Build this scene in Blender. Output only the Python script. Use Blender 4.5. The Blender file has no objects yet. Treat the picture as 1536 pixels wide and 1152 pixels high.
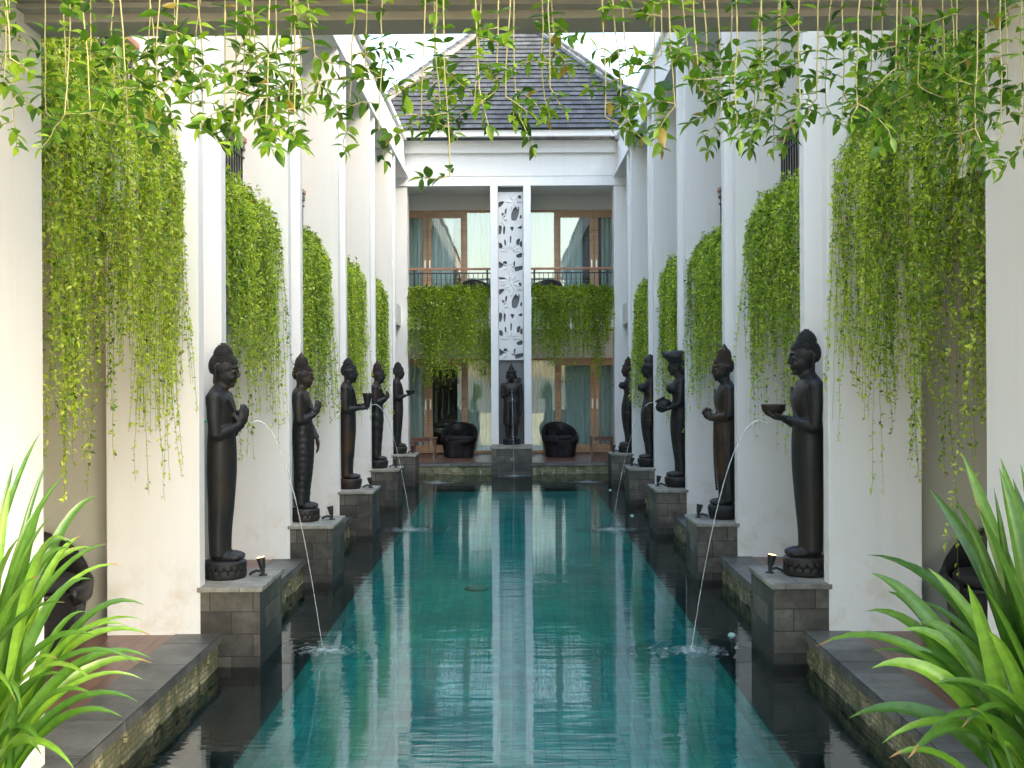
import bpy, bmesh, math, random
import numpy as np
from mathutils import Vector, Matrix, Euler
R = math.radians
SC = bpy.context.scene
COL = SC.collection

# ------------------------------------------------------------------ camera, sky, sun, exposure
F = 1875.0                      # focal length in photograph pixels (1536 wide)
EYE = 1.8
cam_d = bpy.data.cameras.new('camera')
cam = bpy.data.objects.new('camera', cam_d); COL.objects.link(cam)
cam.location = (0, 0, EYE)
cam.rotation_euler = (Matrix.Rotation(R(90), 4, 'X') @ Matrix.Rotation(R(-0.3), 4, 'Z')).to_euler()
cam_d.sensor_width = 36; cam_d.lens = F / 1536 * 36
cam_d.shift_y = -16 / 1536; cam_d.shift_x = 1 / 1536
cam_d.clip_start = 0.05; cam_d.clip_end = 3000
SC.camera = cam

SUN_EL, SUN_AZ = 30.0, 58.0      # azimuth of the sun measured from -Y (behind the camera) towards +X
sun_dir = Vector((math.cos(R(SUN_EL)) * math.sin(R(SUN_AZ)), -math.cos(R(SUN_EL)) * math.cos(R(SUN_AZ)), math.sin(R(SUN_EL))))
W = bpy.data.worlds.new('World'); SC.world = W; W.use_nodes = True
wn = W.node_tree; wn.nodes.clear()
sky = wn.nodes.new('ShaderNodeTexSky'); sky.sky_type = 'NISHITA'; sky.sun_disc = False
sky.sun_elevation = R(SUN_EL); sky.sun_rotation = math.atan2(sun_dir.x, sun_dir.y)
sky.air_density = 1.0; sky.dust_density = 3.0; sky.ozone_density = 1.0
bg = wn.nodes.new('ShaderNodeBackground'); bg.inputs['Strength'].default_value = 0.15
wo = wn.nodes.new('ShaderNodeOutputWorld')
wn.links.new(sky.outputs[0], bg.inputs[0]); wn.links.new(bg.outputs[0], wo.inputs[0])
sl = bpy.data.lights.new('sun', 'SUN'); sl.energy = 0.5; sl.angle = R(10); sl.color = (1, .84, .66)
so = bpy.data.objects.new('sun', sl); COL.objects.link(so); so.location = (8, -8, 20)
so.rotation_euler = sun_dir.to_track_quat('Z', 'Y').to_euler()
SC.view_settings.view_transform = 'Standard'; SC.view_settings.look = 'None'
SC.view_settings.exposure = 3.1; SC.view_settings.gamma = 1.0
SC.view_settings.use_white_balance = True; SC.view_settings.white_balance_temperature = 6950; SC.view_settings.white_balance_tint = 6
SC.render.engine = 'CYCLES'
SC.cycles.max_bounces = 12; SC.cycles.diffuse_bounces = 8; SC.cycles.transparent_max_bounces = 16
SC.cycles.sample_clamp_indirect = 8

# ------------------------------------------------------------------ materials
class NT:
    def __init__(s, name):
        s.m = bpy.data.materials.new(name); s.m.use_nodes = True
        s.t = s.m.node_tree; s.t.nodes.clear()
        s.out = s.n('OutputMaterial')
    def n(s, ty, **kw):
        nd = s.t.nodes.new('ShaderNode' + ty)
        for k, v in kw.items():
            if k.startswith('i_'):
                nd.inputs[k[2:].replace('_', ' ')].default_value = v
            else: setattr(nd, k, v)
        return nd
    def l(s, a, b): s.t.links.new(a, b)
    def pos(s): return s.n('NewGeometry').outputs['Position']
    def uv(s): return s.n('UVMap').outputs['UV']
    def noise(s, vec, scale, detail=4, rough=.55, sc3=None):
        nz = s.n('TexNoise'); nz.inputs['Scale'].default_value = scale
        nz.inputs['Detail'].default_value = detail; nz.inputs['Roughness'].default_value = rough
        if sc3:
            mp = s.n('Mapping'); mp.inputs['Scale'].default_value = sc3; s.l(vec, mp.inputs['Vector']); vec = mp.outputs[0]
        s.l(vec, nz.inputs['Vector']); return nz.outputs['Fac']
    def ramp(s, fac, stops, interp='LINEAR'):
        r = s.n('ValToRGB'); r.color_ramp.interpolation = interp
        e = r.color_ramp.elements
        while len(e) < len(stops): e.new(.5)
        for q, (p, c) in zip(e, stops):
            q.position = p; q.color = (*c, 1) if len(c) == 3 else c
        s.l(fac, r.inputs[0]); return r.outputs[0]
    def mix(s, fac, a, b, mode='MIX'):
        x = s.n('Mix', data_type='RGBA', blend_type=mode)
        for k, v in ((0, fac), (6, a), (7, b)):
            if hasattr(v, 'node'): s.l(v, x.inputs[k])
            elif isinstance(v, (int, float)): x.inputs[k].default_value = v
            else: x.inputs[k].default_value = (*v, 1)
        return x.outputs[2]
    def math(s, op, a, b=0.0):
        x = s.n('Math', operation=op)
        for k, v in ((0, a), (1, b)):
            if hasattr(v, 'node'): s.l(v, x.inputs[k])
            else: x.inputs[k].default_value = v
        return x.outputs[0]
    def bump(s, h, strength=.3, dist=.01):
        b = s.n('Bump'); b.inputs['Strength'].default_value = strength; b.inputs['Distance'].default_value = dist
        s.l(h, b.inputs['Height']); return b.outputs[0]
    def bsdf(s, color, rough=.6, bump=None, **kw):
        p = s.n('BsdfPrincipled')
        for k, v in (('Base Color', color), ('Roughness', rough)):
            if hasattr(v, 'node'): s.l(v, p.inputs[k])
            elif isinstance(v, (int, float)): p.inputs[k].default_value = v
            else: p.inputs[k].default_value = (*v, 1)
        if bump is not None: s.l(bump, p.inputs['Normal'])
        for k, v in kw.items():
            i = p.inputs[k.replace('_', ' ')]
            if hasattr(v, 'node'): s.l(v, i)
            else: i.default_value = v
        return p.outputs[0]
    def done(s, sh): s.l(sh, s.out.inputs['Surface']); return s.m

M = {}
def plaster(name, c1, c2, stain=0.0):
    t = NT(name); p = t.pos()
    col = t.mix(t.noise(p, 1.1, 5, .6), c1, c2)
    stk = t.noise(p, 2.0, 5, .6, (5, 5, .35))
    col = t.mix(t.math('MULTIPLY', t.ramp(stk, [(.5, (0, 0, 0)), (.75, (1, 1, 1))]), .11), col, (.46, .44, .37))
    if stain:
        sx = t.n('SeparateXYZ'); t.l(p, sx.inputs[0])
        low = t.n('MapRange'); t.l(sx.outputs['Z'], low.inputs[0])
        low.inputs[1].default_value = .75; low.inputs[2].default_value = .02; low.inputs[3].default_value = 0; low.inputs[4].default_value = 1
        sp = t.ramp(t.noise(p, 4.5, 6, .65), [(.5, (0, 0, 0)), (.68, (1, 1, 1))])
        col = t.mix(t.math('MULTIPLY', t.math('MULTIPLY', low.outputs[0], sp), stain), col, (.55, .42, .24))
    h = t.math('ADD', t.noise(p, 60, 4), t.math('MULTIPLY', t.noise(p, 7, 3), 1.5))
    return t.done(t.bsdf(col, .75, t.bump(h, .12, .006)))
M['white'] = plaster('white_plaster', (.83, .815, .775), (.79, .775, .735), .5)
M['bright'] = plaster('white_trim_paint', (.84, .84, .82), (.80, .80, .78))
M['shaded_cream'] = plaster('shaded_cream_plaster', (.47, .455, .375), (.42, .405, .33), .6)  # base colour darkened to put the shade of the recessed partitions into the plaster
M['concrete'] = plaster('beam_plaster', (.36, .35, .29), (.31, .30, .25))

def blocks(name, c1, c2, mort, bw, bh, rough=.6, mossy=None, bump_s=.4, wet=False, ms=.004, spec=.5):
    t = NT(name); uv = t.uv(); p = t.pos()
    b = t.n('TexBrick'); t.l(uv, b.inputs['Vector'])
    b.inputs['Color1'].default_value = (*c1, 1); b.inputs['Color2'].default_value = (*c2, 1); b.inputs['Mortar'].default_value = (*mort, 1)
    b.inputs['Scale'].default_value = 1; b.inputs['Brick Width'].default_value = bw; b.inputs['Row Height'].default_value = bh
    b.inputs['Mortar Size'].default_value = ms; b.inputs['Mortar Smooth'].default_value = .3
    n1 = t.noise(p, 3.2, 6, .65)
    col = t.mix(1.0, b.outputs['Color'], t.ramp(n1, [(.3, (.38, .35, .31)), (.72, (1.6, 1.56, 1.46))]), 'MULTIPLY')
    n2 = t.noise(p, 22, 5, .7)
    col = t.mix(.6, col, t.ramp(n2, [(.3, (.6, .6, .6)), (.7, (1.3, 1.3, 1.3))]), 'MULTIPLY')
    if mossy:
        col = t.mix(t.ramp(t.noise(p, 6, 5, .7), [(.45, (0, 0, 0)), (.62, (1, 1, 1))]), col, mossy)
    rg = rough
    if wet:
        sx = t.n('SeparateXYZ'); t.l(p, sx.inputs[0])
        mr = t.n('MapRange'); t.l(t.math('ADD', sx.outputs['Z'], t.math('MULTIPLY', t.math('SUBTRACT', n1, .5), .35)), mr.inputs[0])
        mr.inputs[1].default_value = -.10; mr.inputs[2].default_value = .16; mr.inputs[3].default_value = .42; mr.inputs[4].default_value = 1.0
        cm = t.n('CombineXYZ')
        for k in range(3): t.l(mr.outputs[0], cm.inputs[k])
        col = t.mix(1.0, col, cm.outputs[0], 'MULTIPLY')
    h = t.math('ADD', t.math('MULTIPLY', b.outputs['Fac'], -1.0), t.math('MULTIPLY', n2, .6))
    return t.done(t.bsdf(col, rg, t.bump(h, bump_s, .008), Specular_IOR_Level=spec))
M['ped'] = blocks('pedestal_stone', (.045, .041, .034), (.15, .137, .115), (.022, .02, .018), .30, .155, .5, wet=True)
M['slab'] = blocks('slab_stone', (.26, .25, .22), (.32, .31, .27), (.15, .14, .12), .42, .5, .55)
M['coping'] = blocks('coping_stone', (.075, .077, .073), (.17, .17, .16), (.03, .03, .03), .62, .62, .45)
M['rubble'] = blocks('split_stone', (.24, .22, .13), (.36, .34, .22), (.10, .09, .06), .075, .035, .7, (.10, .115, .05), 1.0)
M['ledge'] = blocks('ledge_stone', (.035, .036, .034), (.065, .062, .055), (.02, .02, .02), .30, .30, .5)
M['rooftile'] = blocks('roof_tile', (.045, .050, .058), (.074, .081, .090), (.02, .02, .021), .21, .17, .6, None, .3, ms=.006)
M['cap_tile'] = blocks('hip_tile', (.05, .056, .062), (.075, .08, .086), (.03, .03, .03), .35, 3, .6)
M['flash'] = blocks('hip_flashing', (.14, .145, .15), (.18, .185, .19), (.08, .08, .08), .35, 3, .7)

def mosaic():
    t = NT('pool_mosaic'); uv = t.uv(); p = t.pos()
    b = t.n('TexBrick'); t.l(uv, b.inputs['Vector']); b.offset = 0
    b.inputs['Color1'].default_value = (.03, .52, .46, 1); b.inputs['Color2'].default_value = (.08, .70, .61, 1); b.inputs['Mortar'].default_value = (.02, .34, .31, 1)
    b.inputs['Scale'].default_value = 1; b.inputs['Brick Width'].default_value = .1; b.inputs['Row Height'].default_value = .1; b.inputs['Mortar Size'].default_value = .003
    col = t.mix(.7, b.outputs['Color'], t.ramp(t.noise(p, 1.2, 4), [(.3, (.45, .58, .66)), (.7, (1.5, 1.4, 1.25))]), 'MULTIPLY')
    return t.done(t.bsdf(col, .4))
M['mosaic'] = mosaic()

def wood(name, c1, c2, bw, bh, rough=.4, swap=False, joint=(.02, .012, .01)):
    t = NT(name); uv = t.uv(); p = t.pos()
    b = t.n('TexBrick'); t.l(uv, b.inputs['Vector'])
    b.inputs['Color1'].default_value = (*c1, 1); b.inputs['Color2'].default_value = (*c2, 1); b.inputs['Mortar'].default_value = (*joint, 1)
    b.inputs['Scale'].default_value = 1; b.inputs['Brick Width'].default_value = bw; b.inputs['Row Height'].default_value = bh
    b.inputs['Mortar Size'].default_value = .004
    mp = t.n('Mapping'); mp.inputs['Scale'].default_value = (2.5, 40, 1); t.l(uv, mp.inputs[0])
    g = t.noise(mp.outputs[0], 1.0, 5, .6)
    col = t.mix(.8, b.outputs['Color'], t.ramp(g, [(.3, (.62, .6, .58)), (.7, (1.3, 1.3, 1.3))]), 'MULTIPLY')
    h = t.math('ADD', t.math('MULTIPLY', b.outputs['Fac'], -1), t.math('MULTIPLY', g, .3))
    return t.done(t.bsdf(col, rough, t.bump(h, .3, .004)))
M['deck'] = wood('deck_boards', (.15, .065, .045), (.22, .10, .07), 2.4, .115, .35)
M['teak'] = wood('teak_frame', (.50, .30, .16), (.56, .345, .19), 5, 5, .4)
M['handrail'] = wood('handrail_wood', (.36, .15, .075), (.42, .19, .10), 5, 5, .35)
M['darkwood'] = wood('table_wood', (.14, .055, .03), (.18, .07, .04), 5, .08, .35)

def simple(name, c, rough, bs=.1, scale=40, var=.25, **kw):
    t = NT(name); p = t.pos(); nz = t.noise(p, scale, 4)
    col = t.mix(nz, tuple(v * (1 - var) for v in c), tuple(v * (1 + var) for v in c))
    return t.done(t.bsdf(col, rough, t.bump(nz, bs, .004), **kw))
M['metal'] = simple('black_metal', (.018, .019, .02), .45)
M['brass'] = simple('brushed_steel', (.6, .58, .52), .3, Metallic=1.0)
M['soil'] = simple('soil', (.05, .035, .022), .95, .8, 60, .5)
M['cushion'] = simple('dark_cushion', (.022, .022, .024), .85, .3, 90)
M['interior'] = simple('room_wall', (.20, .16, .11), .8)
M['ground'] = simple('ground_soil', (.10, .095, .07), .95, .5, 3)
M['backing'] = simple('niche_grey', (.17, .175, .175), .8)
M['carving'] = simple('carved_limestone', (.70, .70, .68), .75, .35, 30, .07)
M['hose'] = simple('green_hose', (.02, .22, .12), .35)
M['stem'] = simple('vine_stem', (.30, .27, .11), .6)
M['greenstem'] = simple('green_stem', (.20, .26, .06), .6)
M['float'] = simple('pale_pool_glass', (.30, .46, .40), .25)

def stone(name, brown):
    t = NT(name); p = t.pos()
    n1 = t.noise(p, 5, 6, .65); n2 = t.noise(p, 45, 4, .6)
    col = t.mix(n2, (.009, .0092, .0092), (.024, .0235, .022))
    msk = t.ramp(t.noise(p, 3.0, 4, .55, (1, 1, .55)), [(.5, (0, 0, 0)), (.66, (1, 1, 1))])
    col = t.mix(t.math('MULTIPLY', msk, brown), col, (.07, .036, .017))
    rg = t.ramp(n1, [(.3, (.40, .40, .40)), (.7, (.65, .65, .65))])
    h = t.math('ADD', n2, t.math('MULTIPLY', n1, .8))
    return t.done(t.bsdf(col, rg, t.bump(h, .45, .006), Specular_IOR_Level=.38))
M['stone'] = stone('black_basalt', .35); M['stone_brown'] = stone('weathered_basalt', .95)

def wicker():
    t = NT('woven_rattan'); uv = t.uv()
    w = t.n('TexBrick'); t.l(uv, w.inputs['Vector'])
    w.inputs['Color1'].default_value = (.016, .016, .018, 1); w.inputs['Color2'].default_value = (.03, .029, .03, 1); w.inputs['Mortar'].default_value = (.006, .006, .006, 1)
    w.inputs['Scale'].default_value = 1; w.inputs['Brick Width'].default_value = .03; w.inputs['Row Height'].default_value = .011; w.inputs['Mortar Size'].default_value = .0018
    return t.done(t.bsdf(w.outputs['Color'], .42, t.bump(t.math('MULTIPLY', w.outputs['Fac'], -1), .8, .004)))
M['wicker'] = wicker()

def curtain_m():
    t = NT('sheer_curtain'); p = t.pos()
    col = t.mix(t.noise(p, 3, 3), (.82, .88, .86), (.88, .92, .90))
    d = t.n('BsdfDiffuse'); t.l(col, d.inputs[0]); tr = t.n('BsdfTranslucent'); t.l(col, tr.inputs[0])
    mx = t.n('MixShader'); mx.inputs[0].default_value = .25; t.l(d.outputs[0], mx.inputs[1]); t.l(tr.outputs[0], mx.inputs[2])
    return t.done(mx.outputs[0])
M['curtain'] = curtain_m()

def glass_m():
    t = NT('window_glass'); p = t.pos()
    g = t.n('BsdfGlossy'); g.inputs['Roughness'].default_value = .01; g.inputs[0].default_value = (.95, .98, 1, 1)
    t.l(t.bump(t.noise(p, 1.5, 2), .04, .02), g.inputs['Normal'])
    tr = t.n('BsdfTransparent'); tr.inputs[0].default_value = (.90, .96, .94, 1)
    f = t.n('Fresnel'); f.inputs[0].default_value = 1.6
    mx = t.n('MixShader'); t.l(t.math('ADD', f.outputs[0], .03), mx.inputs[0]); t.l(tr.outputs[0], mx.inputs[1]); t.l(g.outputs[0], mx.inputs[2])
    return t.done(mx.outputs[0])
M['glass'] = glass_m()

def water_m():
    t = NT('pool_water'); p = t.pos()
    a = t.noise(p, 1.0, 2, .5, (.65, 4.4, 1)); b = t.noise(p, 1.0, 2, .5, (1.9, 13, 1)); c = t.noise(p, 1.0, 2, .5, (5, 34, 1))
    h = t.math('ADD', t.math('MULTIPLY', a, .75), t.math('ADD', t.math('MULTIPLY', b, .42), t.math('MULTIPLY', c, .13)))
    bp = t.bump(h, .30, .013)
    g = t.n('BsdfGlossy'); g.inputs['Roughness'].default_value = .015; t.l(bp, g.inputs['Normal'])
    tr = t.n('BsdfTransparent'); tr.inputs[0].default_value = (.58, .93, .92, 1)
    f = t.n('Fresnel'); f.inputs[0].default_value = 2.15; t.l(bp, f.inputs['Normal'])
    mx = t.n('MixShader'); t.l(f.outputs[0], mx.inputs[0]); t.l(tr.outputs[0], mx.inputs[1]); t.l(g.outputs[0], mx.inputs[2])
    return t.done(mx.outputs[0])
M['water'] = water_m()
def ripple_m():
    t = NT('ripple_water')
    g = t.n('BsdfGlossy'); g.inputs['Roughness'].default_value = .02; tr = t.n('BsdfTransparent')
    f = t.n('Fresnel'); f.inputs[0].default_value = 1.5; mx = t.n('MixShader')
    t.l(t.math('MULTIPLY', f.outputs[0], .8), mx.inputs[0]); t.l(tr.outputs[0], mx.inputs[1]); t.l(g.outputs[0], mx.inputs[2])
    return t.done(mx.outputs[0])
M['ripple'] = ripple_m()
def jet_m(name, al, c=(.85, .9, .9)):
    t = NT(name); p = t.pos()
    sh = t.bsdf(c, .1, None, Specular_IOR_Level=.8)
    tr = t.n('BsdfTransparent'); mx = t.n('MixShader')
    fac = t.math('MULTIPLY', t.ramp(t.noise(p, 7, 3), [(.3, (.4, .4, .4)), (.7, (1, 1, 1))]), al)
    t.l(fac, mx.inputs[0]); t.l(tr.outputs[0], mx.inputs[1]); t.l(sh, mx.inputs[2])
    return t.done(mx.outputs[0])
M['jet'] = jet_m('falling_water', .5); M['foam'] = jet_m('splash_foam', .28)
def glow():
    t = NT('lit_lamp_lens'); e = t.n('Emission'); e.inputs[0].default_value = (1, .55, .2, 1); e.inputs[1].default_value = 1.2
    return t.done(e.outputs[0])
M['lens_lit'] = glow(); M['lens'] = simple('lamp_lens', (.10, .10, .10), .15)

def leaf_m(name, stops, trans=.35, rough=.42, spec=.5, tip=False):
    t = NT(name)
    at = t.n('Attribute'); at.attribute_name = 'tone'
    col = t.ramp(at.outputs['Fac'], stops)
    nz = t.noise(t.pos(), 35, 4)
    col = t.mix(1.0, col, t.ramp(nz, [(.3, (.78, .8, .75)), (.7, (1.2, 1.18, 1.2))]), 'MULTIPLY')
    if tip:
        a2 = t.n('Attribute'); a2.attribute_name = 'tip'
        col = t.mix(t.ramp(t.math('ADD', a2.outputs['Fac'], t.math('MULTIPLY', nz, .06)), [(.965, (0, 0, 0)), (1.0, (1, 1, 1))]), col, (.24, .15, .05))
    pr = t.bsdf(col, rough, None, Specular_IOR_Level=spec)
    tl = t.n('BsdfTranslucent'); t.l(t.mix(1.0, col, (1.5, 1.6, .7), 'MULTIPLY'), tl.inputs[0])
    mx = t.n('MixShader'); mx.inputs[0].default_value = trans
    t.l(pr, mx.inputs[1]); t.l(tl.outputs[0], mx.inputs[2])
    return t.done(mx.outputs[0])
M['vine'] = leaf_m('trailing_vine_leaf', [(0, (.03, .09, .012)), (.35, (.17, .29, .02)), (.7, (.42, .52, .045)), (.95, (.62, .66, .12)), (1, (.22, .12, .035))], .48, .32, .6)
M['creeper'] = leaf_m('creeper_leaf', [(0, (.02, .065, .010)), (.5, (.09, .20, .018)), (.95, (.30, .44, .045)), (1, (.30, .22, .05))], .5, .34, .55)
M['strap'] = leaf_m('strap_leaf', [(0, (.02, .065, .010)), (.5, (.06, .15, .014)), (1, (.17, .31, .03))], .33, .34, tip=True)

# ------------------------------------------------------------------ mesh helpers
def uvbox(me):
    n = len(me.loops)
    if not n: return
    co = np.empty(len(me.vertices) * 3); me.vertices.foreach_get('co', co); co = co.reshape(-1, 3)
    li = np.empty(n, dtype=np.int32); me.loops.foreach_get('vertex_index', li)
    pn = np.empty(len(me.polygons) * 3); me.polygons.foreach_get('normal', pn); pn = np.abs(pn.reshape(-1, 3))
    lt = np.empty(len(me.polygons), dtype=np.int32); me.polygons.foreach_get('loop_total', lt)
    ax = np.repeat(np.argmax(pn, axis=1), lt); c = co[li]
    uv = np.where((ax == 0)[:, None], c[:, [1, 2]], np.where((ax == 1)[:, None], c[:, [0, 2]], c[:, [1, 0]]))
    lay = me.uv_layers.new(name='UVMap'); lay.data.foreach_set('uv', uv.astype(np.float32).ravel())

def link(name, me, m, parent=None, local=False, smooth=False, uv=True):
    if uv and not me.uv_layers: uvbox(me)
    if smooth: me.polygons.foreach_set('use_smooth', [True] * len(me.polygons))
    me.materials.append(M[m] if isinstance(m, str) else m)
    o = bpy.data.objects.new(name, me); COL.objects.link(o)
    if not local:
        co = np.empty(len(me.vertices) * 3); me.vertices.foreach_get('co', co); co = co.reshape(-1, 3)
        c = (co.min(0) + co.max(0)) / 2
        if parent is None: c[2] = co[:, 2].min()
        me.vertices.foreach_set('co', (co - c).ravel())
        o.location = c
        if parent is not None: o.location = Vector(c) - ROOTLOC(parent)
    me.update()
    if parent is not None: o.parent = parent
    return o
def ROOTLOC(p):
    v = Vector((0, 0, 0))
    while p is not None: v = v + p.location; p = p.parent
    return v
def obj(name, bm, m, parent=None, **kw):
    me = bpy.data.meshes.new(name)
    bmesh.ops.recalc_face_normals(bm, faces=bm.faces); bm.to_mesh(me); bm.free()
    return link(name, me, m, parent, **kw)
def thing(name, label, cat, loc=(0, 0, 0), rz=0, group=None):
    o = bpy.data.objects.new(name, None); COL.objects.link(o); o.empty_display_size = .1
    o.location = loc; o.rotation_euler = (0, 0, rz); tag(o, label, cat, group); return o
def tag(o, label=None, cat=None, group=None):
    if label: o['label'] = label
    if cat: o['category'] = cat
    if group: o['group'] = group
    return o
def struct(o): o['kind'] = 'structure'; return o
def copy_tree(o, loc=None, rz=None, label=None):
    c = o.copy(); COL.objects.link(c)
    for ch in list(o.children):
        d = ch.copy(); COL.objects.link(d); d.parent = c
        for g in list(ch.children):
            e = g.copy(); COL.objects.link(e); e.parent = d
    if loc is not None: c.location = loc
    if rz is not None: c.rotation_euler = (0, 0, rz)
    if label: c['label'] = label
    return c
def bx(bm, x0, x1, y0, y1, z0, z1, bev=0.0):
    if x0 > x1: x0, x1 = x1, x0
    r = bmesh.ops.create_cube(bm, size=1.0)
    vs = r['verts']
    for v in vs:
        v.co = Vector((x0 if v.co.x < 0 else x1, y0 if v.co.y < 0 else y1, z0 if v.co.z < 0 else z1))
    if bev:
        es = list({e for v in vs for e in v.link_edges})
        bmesh.ops.bevel(bm, geom=es, offset=bev, segments=2, affect='EDGES', profile=.6)
def box(name, m, parent, *a, bev=0.0):
    bm = bmesh.new(); bx(bm, *a, bev=bev); return obj(name, bm, m, parent)
def prism(bm, pts, z0, z1, bev=0):
    lo = [bm.verts.new((x, y, z0)) for x, y in pts]; hi = [bm.verts.new((x, y, z1)) for x, y in pts]
    n = len(pts); fs = [bm.faces.new(lo[::-1]), bm.faces.new(hi)]
    for i in range(n): fs.append(bm.faces.new((lo[i], lo[(i + 1) % n], hi[(i + 1) % n], hi[i])))
    if bev:
        es = list({e for f in fs for e in f.edges})
        bmesh.ops.bevel(bm, geom=es, offset=bev, segments=2, affect='EDGES', profile=.6)
def tube(bm, pts, rad, n=10, caps=True, flat=1.0):
    pts = [Vector(p) for p in pts]
    if isinstance(rad, (int, float)): rad = [rad] * len(pts)
    rings = []; up = None
    for i, p in enumerate(pts):
        d = (pts[min(i + 1, len(pts) - 1)] - pts[max(i - 1, 0)]).normalized()
        if up is None:
            up = d.orthogonal().normalized()
        up = (up - d * up.dot(d)).normalized(); sd = d.cross(up)
        rings.append([bm.verts.new(p + (up * math.cos(a) + sd * math.sin(a) * flat) * rad[i]) for a in [2 * math.pi * k / n for k in range(n)]])
    for a, b in zip(rings, rings[1:]):
        for k in range(n): bm.faces.new((a[k], a[(k + 1) % n], b[(k + 1) % n], b[k]))
    if caps:
        for rg, sgn, i in ((rings[0], -1, 0), (rings[-1], 1, -1)):
            d = (pts[1] - pts[0]) if sgn < 0 else (pts[-1] - pts[-2])
            tip = bm.verts.new(pts[i] + d.normalized() * sgn * rad[i] * .7)
            for k in range(n):
                f = (rg[k], rg[(k + 1) % n], tip); bm.faces.new(f if sgn > 0 else f[::-1])
def lathe(bm, prof, c=(0, 0, 0), n=24, sx=1, sy=1, mod=None):
    rings = []
    for z, r in prof:
        ring = []
        for k in range(n):
            a = 2 * math.pi * k / n; q = r * (mod(a, z) if mod else 1)
            ring.append(bm.verts.new((c[0] + q * math.cos(a) * sx, c[1] + q * math.sin(a) * sy, c[2] + z)))
        rings.append(ring)
    for a, b in zip(rings, rings[1:]):
        for k in range(n): bm.faces.new((a[k], a[(k + 1) % n], b[(k + 1) % n], b[k]))
    bm.faces.new(rings[0][::-1]); bm.faces.new(rings[-1])
def ell(bm, c, r, rot=None, u=14, v=9):
    m = Matrix.Translation(Vector(c))
    if rot: m = m @ Euler(rot).to_matrix().to_4x4()
    m = m @ Matrix.Diagonal((*r, 1)) if not isinstance(r, (int, float)) else m @ Matrix.Diagonal((r, r, r, 1))
    bmesh.ops.create_uvsphere(bm, u_segments=u, v_segments=v, radius=1, matrix=m)
ICO_V = None
def balls(bm, C, r):
    global ICO_V, ICO_F
    if ICO_V is None:
        b = bmesh.new(); bmesh.ops.create_icosphere(b, subdivisions=1, radius=1); b.verts.index_update()
        ICO_V = np.array([v.co[:] for v in b.verts]); ICO_F = np.array([[v.index for v in f.verts] for f in b.faces]); b.free()
    C = np.array([c[:] for c in C]); n = len(C); k = len(ICO_V)
    me = pydata('tmp', (C[:, None, :] + ICO_V[None] * r).reshape(-1, 3), (np.arange(n)[:, None, None] * k + ICO_F[None]).reshape(-1, 3))
    bm.from_mesh(me); bpy.data.meshes.remove(me)
def loft(bm, keys, lev=70, n=32, mod=None, expo=2.2):
    ks = np.array(keys, float); zs = np.linspace(ks[0, 0], ks[-1, 0], lev)
    # monotone-ish cubic (catmull) interpolation
    def itp(col, z):
        i = min(max(int(np.searchsorted(ks[:, 0], z) - 1), 0), len(ks) - 2)
        z0, z1 = ks[i, 0], ks[i + 1, 0]; t = (z - z0) / (z1 - z0)
        p = ks[:, col]; g = np.gradient(p, ks[:, 0]); h = z1 - z0
        return ((2*t**3 - 3*t*t + 1) * p[i] + (t**3 - 2*t*t + t) * h * g[i] + (-2*t**3 + 3*t*t) * p[i+1] + (t**3 - t*t) * h * g[i+1])
    rings = []
    for z in zs:
        cx, cy, rx, ry = (itp(c, z) for c in (1, 2, 3, 4)); ring = []
        for k in range(n):
            a = 2 * math.pi * k / n; ca, sa = math.cos(a), math.sin(a)
            q = (abs(ca) ** expo + abs(sa) ** expo) ** (-1 / expo)
            if mod: q *= mod(a, z)
            ring.append(bm.verts.new((cx + rx * q * ca, cy + ry * q * sa, z)))
        rings.append(ring)
    for a, b in zip(rings, rings[1:]):
        for k in range(n): bm.faces.new((a[k], a[(k + 1) % n], b[(k + 1) % n], b[k]))
    bm.faces.new(rings[0][::-1]); bm.faces.new(rings[-1])
def pydata(name, V, Fc, tone=None):
    me = bpy.data.meshes.new(name); V = np.asarray(V, np.float32); Fc = np.asarray(Fc, np.int32)
    k = Fc.shape[1]
    me.vertices.add(len(V)); me.vertices.foreach_set('co', V.ravel())
    me.loops.add(Fc.size); me.loops.foreach_set('vertex_index', Fc.ravel())
    me.polygons.add(len(Fc)); me.polygons.foreach_set('loop_start', np.arange(0, Fc.size, k, dtype=np.int32))
    me.update(calc_edges=True)
    if tone is not None:
        at = me.attributes.new('tone', 'FLOAT', 'POINT'); at.data.foreach_set('value', np.asarray(tone, np.float32))
    return me
def unit(a): return a / (np.linalg.norm(a, axis=-1, keepdims=True) + 1e-9)
SMALL = (np.array([(0, 0, 0), (.45, .5, .14), (.45, 0, 0), (.45, -.5, .14), (1, 0, -.10)]), [(0, 2, 1), (2, 4, 1), (0, 3, 2), (2, 3, 4)])
def big_tmpl():
    ts = [0, .14, .34, .56, .78, 1.0]; ws = [0.03, .34, .5, .46, .27, 0.01]; V = []; Fq = []
    for t, w in zip(ts, ws):
        for s in (-1, 0, 1): V.append((t, s * w, (.10 * abs(s) * w * 2) - .22 * t * t))
    for i in range(5):
        for j in range(2):
            a = i * 3 + j; Fq += [(a, a + 1, a + 4), (a, a + 4, a + 3)]
    return np.array(V), Fq
BIG = big_tmpl()
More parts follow.
